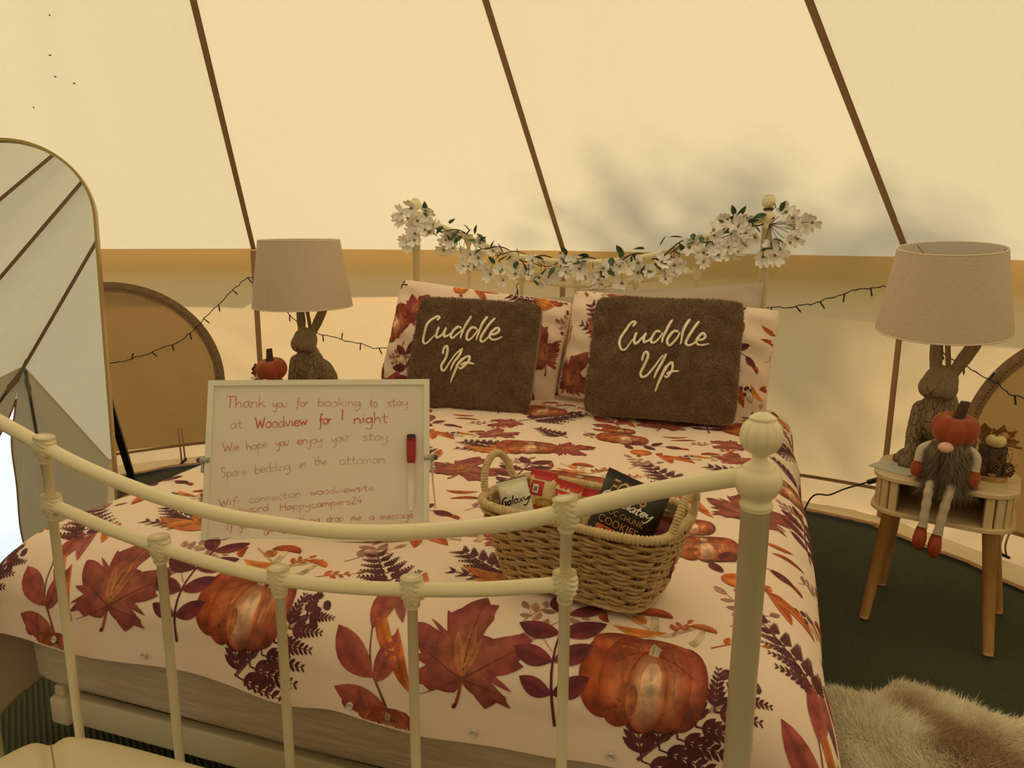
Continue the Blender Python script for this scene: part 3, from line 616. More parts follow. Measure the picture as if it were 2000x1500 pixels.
def printed_pillow(label, fr, w_, h_, th, seed, cells_, R):
    rt = tag(empty('pillow', tuple(fr[0] - fr[2] * h_ / 2)), label, 'pillow', 'printed pillows'); o0 = np.array(rt.location)
    ob, f = pad('pillowcase', fr, w_, h_, th, duv_m, rt, seed, pinch=.05, wr=.013, rnd=.05)
    A_ = np.linspace(-w_ / 2, w_ / 2, 120); B_ = np.linspace(-h_ / 2, h_ / 2, 90); G, sf = surf_fn(lambda a, b: f(a, b, 1), A_, B_)
    tag(lay_print('printed_pattern', sf, cells_, -w_ / 2 + .006, w_ / 2 - .006, -h_ / 2 + .006, h_ / 2 - .006, rt, o0, .0012, R=R), kind='stuff')
    return rt
printed_pillow('peach printed pillow left of centre, behind the cushion nearest the small lamp', frame_of((-.36, 1.792, .705), math.radians(2), math.radians(20), math.radians(-6)), .76, .45, .15, 3, [(i * .715 - .29 * j + .0, j * .725 - .25) for j in range(-1, 2) for i in range(-2, 3)], rotz(.35)[:2, :2])
printed_pillow('peach printed pillow right of centre, nearest the bedside table with the gnome', frame_of((.392, 1.792, .700), 0, math.radians(20), math.radians(-4)), .78, .43, .15, 8, [(i * .715 - .29 * j + .2, j * .725 - .42) for j in range(-1, 3) for i in range(-2, 3)], rotz(-.5)[:2, :2])
greyp = mat('grey_taupe_pillowcase', (.55, .46, .38), .8, sheen=.2)
for lab, fr, sd_ in (('plain grey pillow tucked behind the right printed pillow, one corner standing up', frame_of((.385, 1.937, .738), 0, math.radians(16), math.radians(3.5)), 5), ('plain grey pillow almost hidden behind the left printed pillow', frame_of((-.33, 1.937, .685), 0, math.radians(18), math.radians(0)), 6)):
    rt = tag(empty('pillow', tuple(fr[0] - fr[2] * .21)), lab, 'pillow', 'plain grey pillows'); pad('pillowcase', fr, .72, .43, .11, greyp, rt, sd_, pinch=.09, wr=.016)
plush = mat('brown_plush', (.20, .115, .062), .95, noise=(18, (.26, .155, .085), 5, (1, 1, 1)), sheen=.5)
pilem = mat('brown_pile', (.245, .145, .082), .9, noise=(120, (.37, .235, .14), 2, (1, 1, 1)), sheen=.4)
emb = mat('cream_embroidery', (.92, .83, .64), .7, bump=(300, .4, .001, (1, 1, 1)))
STITCH = [[[-.0989,.0829],[-.0935,.0985],[-.1041,.1027],[-.1178,.0867],[-.131,.0535],[-.1393,.0207],[-.1357,.0002],[-.1248,-.0029],[-.1099,.0131],[-.0939,.0355]],[[-.0834,.0605],[-.0897,.0371],[-.0869,.0221],[-.0763,.025],[-.0651,.043],[-.0575,.0618]],[[-.0575,.0618],[-.062,.0386],[-.0571,.0242],[-.0446,.0326],[-.0332,.0479]],[[-.0035,.0658],[-.0179,.0674],[-.0303,.0494],[-.0343,.0286],[-.0249,.0209],[-.0105,.0354],[.0025,.0648]],[[.0291,.1141],[.0172,.0815],[.0066,.049],[.0027,.0229]],[[.0548,.0651],[.0399,.0657],[.0269,.0455],[.0223,.0271],[.0313,.0208],[.0466,.0384],[.0593,.0662]],[[.0845,.1156],[.0741,.0842],[.0644,.052],[.0599,.0219]],[[.1128,.1123],[.0992,.0854],[.0861,.0531],[.0795,.028],[.0882,.019],[.1027,.0292],[.1112,.0418]],[[.1111,.0431],[.1252,.0483],[.1373,.0624],[.1296,.0706],[.1162,.0569],[.1094,.0385],[.1165,.0286],[.1327,.0326],[.1503,.0438]],[[-.0548,-.037],[-.0503,-.0177],[-.0417,-.0095],[-.037,-.0215],[-.045,-.049],[-.055,-.0766],[-.0505,-.092],[-.0368,-.0875],[-.0201,-.0632],[-.002,-.0306],[.0095,-.013]],[[.0179,-.0079],[.0067,-.0413],[-.0057,-.0712],[-.0128,-.0939]],[[.0228,-.047],[.0144,-.0698],[.0046,-.0994],[-.008,-.1347]],[[.0153,-.0698],[.0289,-.0444],[.0442,-.0368],[.0473,-.0522],[.038,-.0749],[.0245,-.0869],[.0188,-.0807]],[[.0235,-.0768],[.0415,-.0667],[.0683,-.0637]]]
def fur(P, Nn, L, wd, jit, sd_, comb=None, curl=.4):
    """one mesh of fine tapered hairs: two-segment blades"""
    r = np.random.default_rng(sd_); n = len(P)
    d = Nn + r.normal(0, jit, (n, 3)) + (0 if comb is None else comb); d /= np.linalg.norm(d, axis=1, keepdims=True)
    s = np.cross(d, r.normal(0, 1, (n, 3))); s /= np.linalg.norm(s, axis=1, keepdims=True) + 1e-9
    ln = (L * (.65 + .6 * r.random(n)))[:, None]; bend = r.normal(0, curl, (n, 3)) * ln * .5
    if comb is not None: bend = bend + comb * ln * .4
    w2 = wd * (.7 + .6 * r.random(n))[:, None]
    V = np.stack([P - s * w2, P + s * w2, P + d * ln * .55 - s * w2 * .7, P + d * ln * .55 + s * w2 * .7, P + d * ln + bend], 1).reshape(-1, 3)
    b = np.arange(n)[:, None] * 5
    return V, np.vstack([b + [0, 1, 3], b + [0, 3, 2], b + [2, 3, 4]])
def cushion(label, fr, w_, h_, seed, tx=0., ty=0.):
    rt = tag(empty('cushion', tuple(fr[0] - fr[2] * h_ / 2)), label, 'cushion', 'brown plush cushions'); o0 = np.array(rt.location); th = .155
    ob, f = pad('cushion_cover', fr, w_, h_, th, plush, rt, seed, pinch=.035, wr=.016, rnd=.075)
    r = np.random.default_rng(seed); n = 42000; q = lambda k: np.sin((r.random(k) - .5) * PI * .92) if False else (r.random(k) * 2 - 1) * .985
    n = 60000; U, Vv = q(n) * w_ / 2, q(n) * h_ / 2; sd_ = np.where(r.random(n) < .85, 1, -1)
    e = .002; P = f(U, Vv, sd_); du = f(U + e, Vv, sd_) - f(U - e, Vv, sd_); dvv = f(U, Vv + e, sd_) - f(U, Vv - e, sd_); Nn = np.cross(du, dvv); Nn /= np.linalg.norm(Nn, axis=1, keepdims=True) + 1e-9; Nn *= sd_[:, None]
    cb = np.stack([N1(U * 14 + seed, Vv * 14), 0 * U, -.3 + N2(U * 14, Vv * 14 + seed)], 1) * .9
    V, F = fur(P - o0, Nn, .0085, .0009, .35, seed, cb); tag(mesh('plush_pile', V, F, pilem, rt), kind='stuff')
    A_ = np.linspace(-w_ / 2, w_ / 2, 100); B_ = np.linspace(-h_ / 2, h_ / 2, 90); G, sf = surf_fn(lambda a, b: f(a, b, 1), A_, B_)
    mb = MB()
    for k, s in enumerate(STITCH):
        p = catmull(s, 6); t = np.linspace(0, 1, len(p)); P = sf(p[:, 0] + tx, p[:, 1] + ty, .0075); wd = .0043 * (1 + .35 * np.sin(PI * t)) * (1.0 - .35 * t); wd[0] *= .5; wd[-1] *= .4
        mb.tube(P - o0, wd, 8)
    tag(mb.build('embroidered_lettering', emb, rt), 'cream script lettering reading Cuddle Up')
cushion('brown plush Cuddle Up cushion behind the whiteboard, left one of two', frame_of((-.265, 1.545, .700), math.radians(5), math.radians(24), math.radians(-2)), .485, .425, 2, -.035, .01)
cushion('brown plush Cuddle Up cushion on the right, in front of the grey pillow corner', frame_of((.408, 1.60, .716), 0, math.radians(26), 0), .525, .445, 9)

# ------------------------------------------------------------------ handwriting: single-stroke letters (x-height 1, ascender 2)
def _o(w_=.45, h=.5, cx=.45, cy=.5): return [(cx + w_ * .9 * math.sin(t), cy + h * math.cos(t)) for t in np.linspace(-.3, 2 * PI - .2, 10)]
GL = {'a': (.95, [[(.8, .85), (.42, 1), (.1, .6), (.12, .2), (.4, 0), (.72, .4), (.8, .95), (.8, .25), (.95, 0)]]), 'b': (.95, [[(.1, 2), (.12, 1), (.12, .05)], [(.12, .6), (.5, 1), (.85, .6), (.7, .1), (.35, 0), (.12, .2)]]), 'c': (.85, [[(.8, .85), (.45, 1), (.1, .6), (.15, .15), (.5, 0), (.82, .15)]]),
 'd': (.98, [[(.82, 2), (.82, 1), (.86, 0)], [(.8, .7), (.45, 1), (.1, .5), (.3, 0), (.8, .35)]]), 'e': (.9, [[(.1, .5), (.5, .5), (.8, .65), (.55, 1), (.2, .8), (.1, .35), (.4, 0), (.85, .2)]]), 'f': (.8, [[(.85, 1.7), (.62, 1.95), (.4, 1.5), (.38, .3), (.3, -.5), (.05, -.75)], [(.1, .95), (.75, 1)]]),
 'g': (.95, [[(.8, .8), (.4, 1), (.1, .6), (.3, .1), (.72, .4), (.8, .95), (.8, -.4), (.5, -1), (.1, -.75)]]), 'h': (.95, [[(.1, 2), (.12, 0)], [(.12, .6), (.45, 1), (.75, .7), (.78, 0)]]), 'i': (.4, [[(.18, 1), (.2, 0)], [(.18, 1.4), (.2, 1.5)]]), 'j': (.55, [[(.4, 1), (.4, -.6), (.15, -1), (-.15, -.75)], [(.4, 1.4), (.43, 1.5)]]),
 'k': (.9, [[(.1, 2), (.12, 0)], [(.75, 1), (.12, .45)], [(.3, .55), (.85, 0)]]), 'l': (.4, [[(.15, 2), (.18, 0)]]), 'm': (1.25, [[(.1, 1), (.1, 0)], [(.1, .6), (.35, 1), (.52, .7), (.54, 0)], [(.54, .6), (.8, 1), (1, .7), (1.02, 0)]]), 'n': (.95, [[(.1, 1), (.1, 0)], [(.1, .6), (.45, 1), (.75, .7), (.78, 0)]]),
 'o': (.95, [_o()]), 'p': (.95, [[(.1, 1), (.1, -1)], [(.1, .7), (.5, 1), (.82, .5), (.5, 0), (.1, .3)]]), 'r': (.7, [[(.1, 1), (.12, 0)], [(.12, .6), (.35, .92), (.65, .92)]]), 's': (.75, [[(.65, .85), (.35, 1), (.12, .75), (.6, .35), (.45, 0), (.05, .1)]]), 't': (.75, [[(.3, 1.7), (.28, .3), (.4, .02), (.65, .08)], [(0, 1), (.7, 1.05)]]),
 'u': (.95, [[(.1, 1), (.1, .3), (.38, 0), (.75, .4), (.82, .95), (.6, 1.05)]]), 'v': (.9, [[(.05, 1), (.4, 0)], [(.4, 0), (.82, 1)]]), 'w': (1.2, [[(.05, 1), (.28, 0)], [(.28, 0), (.55, .75)], [(.55, .75), (.8, 0)], [(.8, 0), (1.1, 1)]]), 'y': (.95, [[(.08, 1), (.15, .45), (.4, .25), (.75, .8)], [(.82, 1), (.75, -.4), (.45, -1), (.1, -.7)]]), 'x': (.9, [[(.1, 1), (.8, 0)], [(.8, 1), (.1, 0)]]),
 'T': (1.05, [[(0, 1.95), (1.1, 2)], [(.5, 2), (.45, 0)]]), 'W': (1.5, [[(0, 2), (.35, 0)], [(.35, 0), (.7, 1.3)], [(.7, 1.3), (1.0, 0)], [(1.0, 0), (1.4, 1.9)]]), 'S': (.95, [[(.8, 1.7), (.4, 2), (.1, 1.5), (.7, .75), (.5, 0), (0, .2)]]), 'P': (.95, [[(.1, 2), (.1, 0)], [(.1, 1.9), (.6, 1.95), (.8, 1.5), (.1, 1)]]), 'H': (1.1, [[(.1, 2), (.1, 0)], [(.9, 2), (.9, 0)], [(.1, 1), (.9, 1.05)]]),
 'I': (.5, [[(.2, 2), (.22, 0)]]), '1': (.5, [[(.2, 2), (.22, 0)]]), '2': (.9, [[(.1, 1.6), (.45, 1.9), (.75, 1.4), (.1, .1), (.85, .1)]]), '4': (.9, [[(.5, 1.9), (.1, .8), (.85, .85)], [(.65, 1.3), (.6, 0)]]), '0': (.9, [_o(.42, .9, .45, .9)]), '8': (.9, [[(.7, 1.7), (.4, 1.9), (.15, 1.5), (.7, .6), (.5, 0), (.15, .4), (.7, 1.3), (.7, 1.7)]]), '6': (.9, [[(.65, 1.8), (.2, 1.1), (.12, .4), (.5, 0), (.75, .5), (.4, .9), (.15, .5)]]),
 '.': (.4, [[(.2, .1), (.24, .12)]]), 'G': (1.2, [[(1.0, 1.75), (.65, 2), (.2, 1.5), (.1, .6), (.45, 0), (.85, .3), (.95, .95), (.55, .9)], [(.95, .95), (.9, -.25), (.6, -.5)]]), 'C': (1.1, [[(.95, 1.6), (.65, 2), (.2, 1.4), (.1, .6), (.45, 0), (.95, .35)]]), 'M': (1.5, [[(.1, 0), (.35, 1.9)], [(.35, 1.9), (.65, .5)], [(.65, .5), (1.05, 1.9)], [(1.05, 1.9), (1.25, 0)]])}
def script(txt, p0, p1, xh, wd, slant=0.0, jit=.03, sd_=0):
    """handwritten word from p0 to p1 (baseline ends): list of (2D verts, faces)"""
    r = random.Random(sd_ + len(txt) * 7 + ord(txt[0])); p0 = np.array(p0, float); p1 = np.array(p1, float); d = p1 - p0; L = np.hypot(*d); d /= L; n = np.array([-d[1], d[0]])
    tot = sum(GL[c][0] for c in txt); sx = L / tot; x = 0; out = []
    for c in txt:
        w_, sts = GL[c]; j = r.uniform(-jit, jit)
        for s in sts:
            q = np.array([(x + px + slant * py, py + j) for px, py in s]); q = catmull(q, 5) if len(q) > 2 else catmull(q, 4); P = p0 + np.outer(q[:, 0] * sx, d) + np.outer(q[:, 1] * xh, n)
            t = np.linspace(0, 1, len(P)); out.append(ribbon2(P, wd * (.85 + .3 * np.sin(t * 3 + x))))
        x += w_
    return out

# ------------------------------------------------------------------ whiteboard and its pen
BW, BH = .4569, .334; B0 = np.array([-.3292, .1972, .512]); BY = .3781; BT = math.radians(20)
wb = tag(empty('whiteboard', tuple(B0), BY), 'small tabletop whiteboard with red handwriting, tilted back on the duvet', 'whiteboard')
RB = rotx(-BT)                                        # local: x along, y back, z up -> leaned back
def bl(P): return np.asarray(P, float) @ RB.T         # board plane coords (x, depth, up)
alu = mat('pale_aluminium', (.84, .80, .66), .4, .35); wbm = mat('dry_wipe_white', (.84, .755, .64), .22, noise=(7, (.87, .785, .67), 5, (1, 1, 1)))
V, F = bevbox((BW - .006, .006, BH - .006), .001, 1); mesh('board_panel', bl(V + [BW / 2, .004, BH / 2]), F, wbm, wb, False)
fw = .0115
for (x0, z0, x1, z1, nx, nz) in ((0, 0, BW, 0, 0, 1), (0, BH, BW, BH, 0, -1), (0, 0, 0, BH, 1, 0), (BW, 0, BW, BH, -1, 0)):
    sx, sz = (1, 0) if nz else (0, 1)
    pts = [(x0, z0), (x1, z1), (x1 - sx * fw + nx * fw, z1 - sz * fw + nz * fw), (x0 + sx * fw + nx * fw, z0 + sz * fw + nz * fw)]
    Vv = [[p[0], -.004, p[1]] for p in pts] + [[p[0], .010, p[1]] for p in pts]
    mesh('frame_rail', bl(Vv), [[0, 1, 2, 3], [7, 6, 5, 4], [0, 4, 5, 1], [1, 5, 6, 2], [2, 6, 7, 3], [3, 7, 4, 0]], alu, wb, False)
kn = mat('grey_plastic_pivot', (.45, .44, .40), .5); kd = mat('dark_pivot_screw', (.10, .07, .05), .5)
for sx, x in ((-1, 0), (1, BW)):
    mb = MB(); mb.tube(bl([(x - sx * .010, -.0065, .169), (x + sx * .006, -.0065, .169)]), .0052, 12); mb.tube(bl([(x + sx * .002, .002, .169), (x + sx * .010, .002, .169)]), .0085, 14); V, F = bevbox((.006, .012, .03), .002); mb.add(bl(V + [x + sx * .005, .004, .158]), F); k_ = mb.build('pivot_bracket', kn, wb)
    mb = MB(); mb.lathe([(.004, 0), (.0058, .002), (.0052, .006), (.003, .008)], (0, 0, 0), 10); mb.V[0] = bl((mb.V[0] @ roty(sx * PI / 2).T) + [x + sx * .010, .002, .169]); mb.build('pivot_screw', kd, k_)
foot = lambda x: np.array([x, .225, .004]); 
mb = MB(); p1, p2 = bl([(-.006, .004, .165)])[0], bl([(BW + .006, .004, .165)])[0]; mb.tube([p1, p1 + [0, .008, -.05], [-.006, .17, .006], [.02, .178, .004], [BW - .02, .178, .004], [BW + .006, .17, .006], p2 + [0, .008, -.05], p2], .0021, 8); mb.build('wire_stand', alu, wb)
INK = [mat('faint_red_ink', (.62, .34, .25), .5), mat('thin_red_ink', (.66, .26, .19), .5), mat('red_ink', (.68, .17, .12), .5), mat('bold_red_ink', (.70, .11, .075), .5)]
WORDS = [('Thank',.037,.2754,.1178,.2775,2),('you',.1323,.276,.1624,.2771,1),('for',.1795,.2783,.2058,.2781,1),('booking',.2242,.278,.3142,.2786,1),('to',.3315,.2772,.3488,.277,1),('stay',.3688,.2769,.4129,.2779,1),('at',.0466,.2341,.0738,.2351,0),('Woodview',.0986,.2323,.2055,.2393,3),('for',.2278,.2391,.2554,.2415,3),('1',.2737,.248,.279,.248,3),('night.',.299,.2411,.3785,.2431,3),('We',.0344,.1854,.0678,.189,1),('hope',.0821,.1875,.1247,.1936,1),('you',.1415,.1948,.1688,.1971,1),('enjoy',.1844,.1983,.2366,.2017,1),('your',.255,.2015,.2956,.2077,0),('stay.',.318,.2062,.3788,.2055,0),('Spare',.0328,.1332,.0853,.1377,0),('bedding',.1007,.1401,.1729,.1471,0),('in',.1897,.1495,.2052,.1506,0),('the',.2208,.1543,.2468,.1566,0),('ottoman',.2716,.1563,.3661,.1592,0),('Wifi',.0316,.0751,.0735,.0796,1),('connection',.0914,.0806,.1965,.092,0),('woodviewsite',.2132,.0944,.3432,.1029,1),('Password',.0323,.0584,.1317,.0646,1),('Happycampers24.',.1535,.0642,.3253,.0771,1),('If',.0477,.0263,.0629,.0273,1),('you',.073,.0284,.097,.0318,1),('need',.1047,.033,.1378,.0363,1),('anything',.1607,.0384,.2353,.0398,1),('drop',.2482,.0396,.283,.0416,1),('me',.2973,.0413,.3193,.0423,1),('a',.3349,.0433,.3453,.0431,1),('message',.357,.043,.4249,.0457,1),('on',.1231,.0161,.141,.0171,1),('0186',.1588,.018,.2023,.0198,1)]
hw_ = MB()
for k, (tx, x0, y0, x1, y1, lv) in enumerate(WORDS):
    xh = {0: .0098, 1: .0094, 2: .0122, 3: .0118}[lv] if y0 > .12 else .0076
    for V, F in script(tx, (x0, y0), (x1, y1), xh, (.0012, .0014, .0017, .0022)[lv], .02, .06, k):
        hw_.add(bl(np.stack([V[:, 0], np.full(len(V), .0004), V[:, 1]], 1)), F, None, lv)
tag(hw_.build('red_handwriting', INK, wb, False), kind='stuff')
mk = tag(empty('marker_pen', tuple(B0), BY), 'white marker pen with red cap clinging upright to the whiteboard', 'pen')
def lat_b(prof, m, nm):
    mb = MB(); mb.lathe(prof, (0, 0, 0), 18); mb.V[0] = bl(mb.V[0] + [.4200, -.0085, 0]); return mb.build(nm, m, mk)
lat_b([(.0045, .062), (.0052, .066), (.0068, .075), (.0070, .11), (.0072, .158)], mat('white_pen_barrel', (.92, .82, .74), .35), 'barrel')
lat_b([(.0072, .157), (.0084, .160), (.0098, .178), (.0100, .198), (.0096, .209)], mat('crimson_pen_cap', (.36, .018, .022), .35), 'cap')
lat_b([(.0085, .2085), (.0094, .2105), (.0090, .215), (.0078, .217), (.002, .2168)], mat('felt_eraser', (.06, .05, .045), .95, bump=(300, .8, .003, (1, 1, 1))), 'eraser')

def copy_tree(root, loc, rz, label):
    r = root.copy(); col.objects.link(r); r.location = loc; r.rotation_euler = (0, 0, rz); r['label'] = label
    def rec(a, b):
        for ch in list(a.children):
            c = ch.copy(); col.objects.link(c); c.parent = b; rec(ch, c)
    rec(root, r); return r

# ------------------------------------------------------------------ wicker basket
cane = mat('golden_cane', (.40, .25, .10), .55, noise=(60, (.56, .37, .165), 3, (1, 1, 1)), bump=(220, .4, .002, (1, 1, 1)))
cane2 = mat('pale_cane_wrap', (.54, .37, .18), .5, noise=(90, (.70, .52, .28), 3, (1, 1, 1)))
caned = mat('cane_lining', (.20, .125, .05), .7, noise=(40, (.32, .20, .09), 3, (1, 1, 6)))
bk = tag(empty('basket', (.437, .28, .520), math.radians(-14)), 'oblong wicker basket with end handles on the duvet, filled with snacks', 'basket')
BHt = .138
def ring(h, n, grow=0., e=.42):
    t = h / BHt; hx = .136 + (.177 - .136) * t + grow; hy = .074 + (.100 - .074) * t + grow
    th = np.linspace(0, 2 * PI, n, endpoint=False); c, s = np.cos(th), np.sin(th)
    P = np.stack([hx * np.sign(c) * np.abs(c) ** e, hy * np.sign(s) * np.abs(s) ** e], 1)
    # resample evenly round the outline
    Q = np.vstack([P, P[:1]]); d = np.concatenate([[0], np.cumsum(np.hypot(*np.diff(Q, axis=0).T))]); u = np.linspace(0, d[-1], n, endpoint=False)
    return np.stack([np.interp(u, d, Q[:, 0]), np.interp(u, d, Q[:, 1])], 1)
NS = 32; wv = MB(); rows = 15
for k in range(rows):
    for half in (0, 1):
        h = .006 + (BHt - .012) * (k + half * .42) / rows; n = NS * 6; u = np.arange(n)
        off = .0042 * np.cos(u * PI / 6 + PI * ((k + half) % 2)); R0 = ring(h, n); R1 = ring(h, n, .01); nrm = (R1 - R0) / .01
        P = R0 + nrm * off[:, None]; zj = h + .0016 * np.sin(u * PI / 6 + PI * half + PI / 2 + k) + .0012 * N1(u * .05 + k * 3, u * 0)
        wv.tube(np.column_stack([P, zj]), .0036 + .0007 * N2(u * .08, u * 0 + k), 5, closed=True)
tag(wv.build('woven_sides', cane, bk), kind='stuff')
for k in range(NS):
    u = k * 6; P = np.array([[*ring(h, NS * 6)[u], h] for h in (.0, BHt * .5, BHt)]); mb = MB(); mb.tube(P, .0030, 6); mb.build('stake', caned, bk)
n = 120; V = np.concatenate([np.column_stack([ring(h, n, -.006), np.full(n, h)]) for h in np.linspace(.004, BHt, 6)]); V = np.vstack([V, [[0, 0, .004]]])
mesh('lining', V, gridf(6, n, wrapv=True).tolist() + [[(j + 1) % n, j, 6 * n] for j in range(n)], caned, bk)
def wrapped(P, r, closed, name, turns):
    P = np.asarray(P); m = len(P); k = np.arange(m); rr = r * (1.04 - .24 * np.abs(np.cos(k * PI * turns / m)) ** 5 + .10 * N1(k * .21, k * 0)); mb = MB(); mb.tube(P, rr, 9, closed=closed); mb.build(name, cane2, bk)
n = 1000; r0 = ring(BHt, n, .001); wrapped(np.column_stack([r0, BHt + .003 + .0025 * N1(np.arange(n) * .01, 0 * np.arange(n))]), .0082, True, 'wrapped_rim', 150)
n = 200; r0 = ring(.004, n, .001); wrapped(np.column_stack([r0, np.full(n, .004)]), .0050, True, 'wrapped_base', 90)
for sx in (-1, 1):
    P = catmull([(sx * .172, -.047, BHt - .01), (sx * .182, -.046, BHt + .02), (sx * .188, -.030, BHt + .052), (sx * .190, 0, BHt + .066), (sx * .188, .030, BHt + .052), (sx * .182, .046, BHt + .02), (sx * .172, .047, BHt - .01)], 50); wrapped(P, .0072, False, 'handle', 44)
# ------------------------------------------------------------------ snacks in the basket
BKM = Matrix.Translation((.437, .28, .520)) @ Matrix.Rotation(math.radians(-14), 4, 'Z')
def pouch(w_, h_, th, n=22, m=26, crimp=.012, seed=0, boxy=2.5):
    """sealed wrapper, front faces -Y; returns front(u,v)->point fn and mesh data"""
    def f(u, v, side):
        a, b = np.asarray(u) / (w_ / 2), np.asarray(v) / (h_ / 2)
        t = np.clip(1 - np.abs(a) ** boxy, 0, 1) ** .6 * np.clip(1 - np.clip(np.abs(b) / (1 - crimp * 2 / h_), 0, 1) ** 4, 0, 1) ** .6
        wr = .0022 * (N1(a * 4 + seed, b * 5) + .8 * N2(a * 9 + seed, b * 9)) * (t > 0)
        x = a * w_ / 2 * (1 - .05 * t); return np.stack([x, -side * (th / 2 * t + .0004) + wr, b * h_ / 2 + 0 * a], -1)
    a = np.linspace(-w_ / 2, w_ / 2, n); b = np.linspace(-h_ / 2, h_ / 2, m); U, Vv = np.meshgrid(a, b, indexing='ij')
    V = np.vstack([f(U, Vv, 1).reshape(-1, 3), f(U, Vv, -1).reshape(-1, 3)]); F = np.vstack([gridf(n, m), gridf(n, m)[:, ::-1] + n * m]).tolist()
    G, sf = surf_fn(lambda p, q: f(p, q, 1), a, b); return V, F, (lambda p, q, o: sf(np.asarray(p, float), np.asarray(q, float), o))
def packet(name, label, cat, loc, rot, w_, h_, th, m, seed, boxy=2.5, group=None):
    rt = tag(empty(name), label, cat, group); rt.matrix_world = BKM @ Matrix.Translation(loc) @ Euler(rot).to_matrix().to_4x4()
    V, F, sf = pouch(w_, h_, th, seed=seed, boxy=boxy); mesh('wrapper', V, F, m, rt); return rt, sf
def decal(rt, sf, name, polys, m, off=.0007):
    """polys: list of (2D verts, faces) laid on the wrapper front"""
    mb = MB()
    for V, F in polys:
        V = np.asarray(V, float)
        if len(V): mb.add(sf(V[:, 0], V[:, 1], np.full((len(V), 1), off)), F)
    if mb.n: return mb.build(name, m, rt, True)
def rect(x0, y0, x1, y1, n=6):
    U, Vv = np.meshgrid(np.linspace(x0, x1, n), np.linspace(y0, y1, n), indexing='ij'); return np.stack([U, Vv], -1).reshape(-1, 2), gridf(n, n).tolist()
def disc(cx, cy, rx, ry, n=24, a0=0, a1=2 * PI):
    k = np.linspace(.02, 1, 4); an = np.linspace(a0, a1, n); P = np.stack([cx + rx * np.cos(an)[:, None] * k, cy + ry * np.sin(an)[:, None] * k], -1).reshape(-1, 2); return P, gridf(n, 4).tolist()
def word(s, cx, cy, size, bold=.0, sx=1.): V, F = text_geo(s, size, bold); return (V * [sx, 1] + [cx, cy], F)
def rword(txt, x0, y0, x1, y1, xh, wd, sl=.25): return script(txt, (x0, y0), (x1, y1), xh, wd, sl, .0)
ivory = mat('ivory_wrapper', (.88, .82, .66), .35); blk = mat('black_wrapper', (.022, .016, .013), .38); redw = mat('red_wrapper', (.62, .035, .03), .35); crm = mat('cream_wrapper', (.85, .68, .34), .4); wht = mat('white_print', (.92, .88, .78), .5); gold = mat('tan_gold_print', (.62, .34, .09), .45); drk = mat('dark_print', (.015, .010, .008), .5); orp = mat('orange_print', (.80, .16, .05), .5)
rt, sf = packet('biscuit_packet', 'ivory snack packet with black Galaxy script at the handle end of the basket', 'packet', (-.128, -.022, .126), (-.22, 0, .12), .062, .090, .022, ivory, 1)
rt.matrix_world = rt.matrix_world @ Matrix.Rotation(-.36, 4, 'Y')
decal(rt, sf, 'script_lettering', rword('Galaxy', -.027, -.002, .030, .000, .0075, .0026), drk); decal(rt, sf, 'dark_seal', [rect(-.035, .0435, .035, .0472)], drk); decal(rt, sf, 'tan_band', [rect(-.033, -.044, .033, -.022)], mat('tan_print', (.46, .30, .13), .5))
def redpack(label, loc, rot, seed):
    rt, sf = packet('biscuit_packet', label, 'packet', loc, rot, .056, .125, .020, crm, seed, group='cream and red biscuit packets')
    decal(rt, sf, 'red_seal', [rect(-.028, .046, .028, .0622)], redw); decal(rt, sf, 'red_panel', [rect(-.0265, .016, .006, .043)], redw, .0008); decal(rt, sf, 'white_panel', [rect(-.017, .020, -.004, .036)], wht, .0012)
    decal(rt, sf, 'panel_marks', [rect(-.0145 + i * .003, .024, -.0125 + i * .003, .033 - .002 * (i % 2), 2) for i in range(3)], drk, .0016)
    decal(rt, sf, 'yellow_swoosh', [disc(.012, .004, .020, .010)], mat('amber_print', (.60, .33, .04), .5), .0010); decal(rt, sf, 'flavour_word', [word('WHITE', .010, .001, .0075, .0)], wht, .0016)
    decal(rt, sf, 'red_oval', [disc(0, -.030, .0265, .030)], redw, .0009); decal(rt, sf, 'white_script', rword('M', -.018, -.035, .014, -.030, .012, .005) + rword('ini', -.010, -.052, .018, -.050, .009, .004), wht, .0015)
redpack('cream and red biscuit packet standing nearest the ivory packet', (-.112, .040, .108), (-.22, .02, .06), 2)
redpack('cream and red biscuit packet behind the footboard joint, middle of three', (-.058, .032, .100), (-.25, .08, -.05), 3)
redpack('cream and red biscuit packet touching the black cookie bag', (-.004, .042, .092), (-.25, -.05, .05), 4)
rt, sf = packet('biscuit_packet', 'small silver foil packet lying low behind the basket rim', 'packet', (-.050, -.040, .092), (-.9, .2, .4), .070, .060, .016, mat('silver_foil', (.50, .50, .47), .25, .8, bump=(60, .6, .006, (1, 1, 1))), 5)
rt, sf = packet('cookie_bag', 'tall black cookie bag with gold lettering leaning in the basket', 'packet', (.074, .000, .126), (-.24, .26, .0), .116, .152, .046, blk, 6, 5)
decal(rt, sf, 'gold_brand', [word("FOX'S", -.004, .042, .031, .0012, .90)], gold); decal(rt, sf, 'gold_date', [word('SINCE 1853', .022, .0670, .0068, .0)], gold)
decal(rt, sf, 'white_script', rword('Chocolatey', -.050, .027, .048, .027, .0080, .0024), wht, .0012); decal(rt, sf, 'gold_kind', [word('CHOC CHUNK', 0, .0085, .0140, .0002, .88), word('COOKIES', 0, -.0102, .0190, .0003, .95)], gold, .0012)
P = rect(-.033, -.0240, .033, -.0140); decal(rt, sf, 'orange_lozenge', [P, disc(-.033, -.0190, .005, .005), disc(.033, -.0190, .005, .005)], orp, .0010); decal(rt, sf, 'lozenge_word', [word("MILLIONAIRE'S", 0, -.0214, .0072)], drk, .0015)
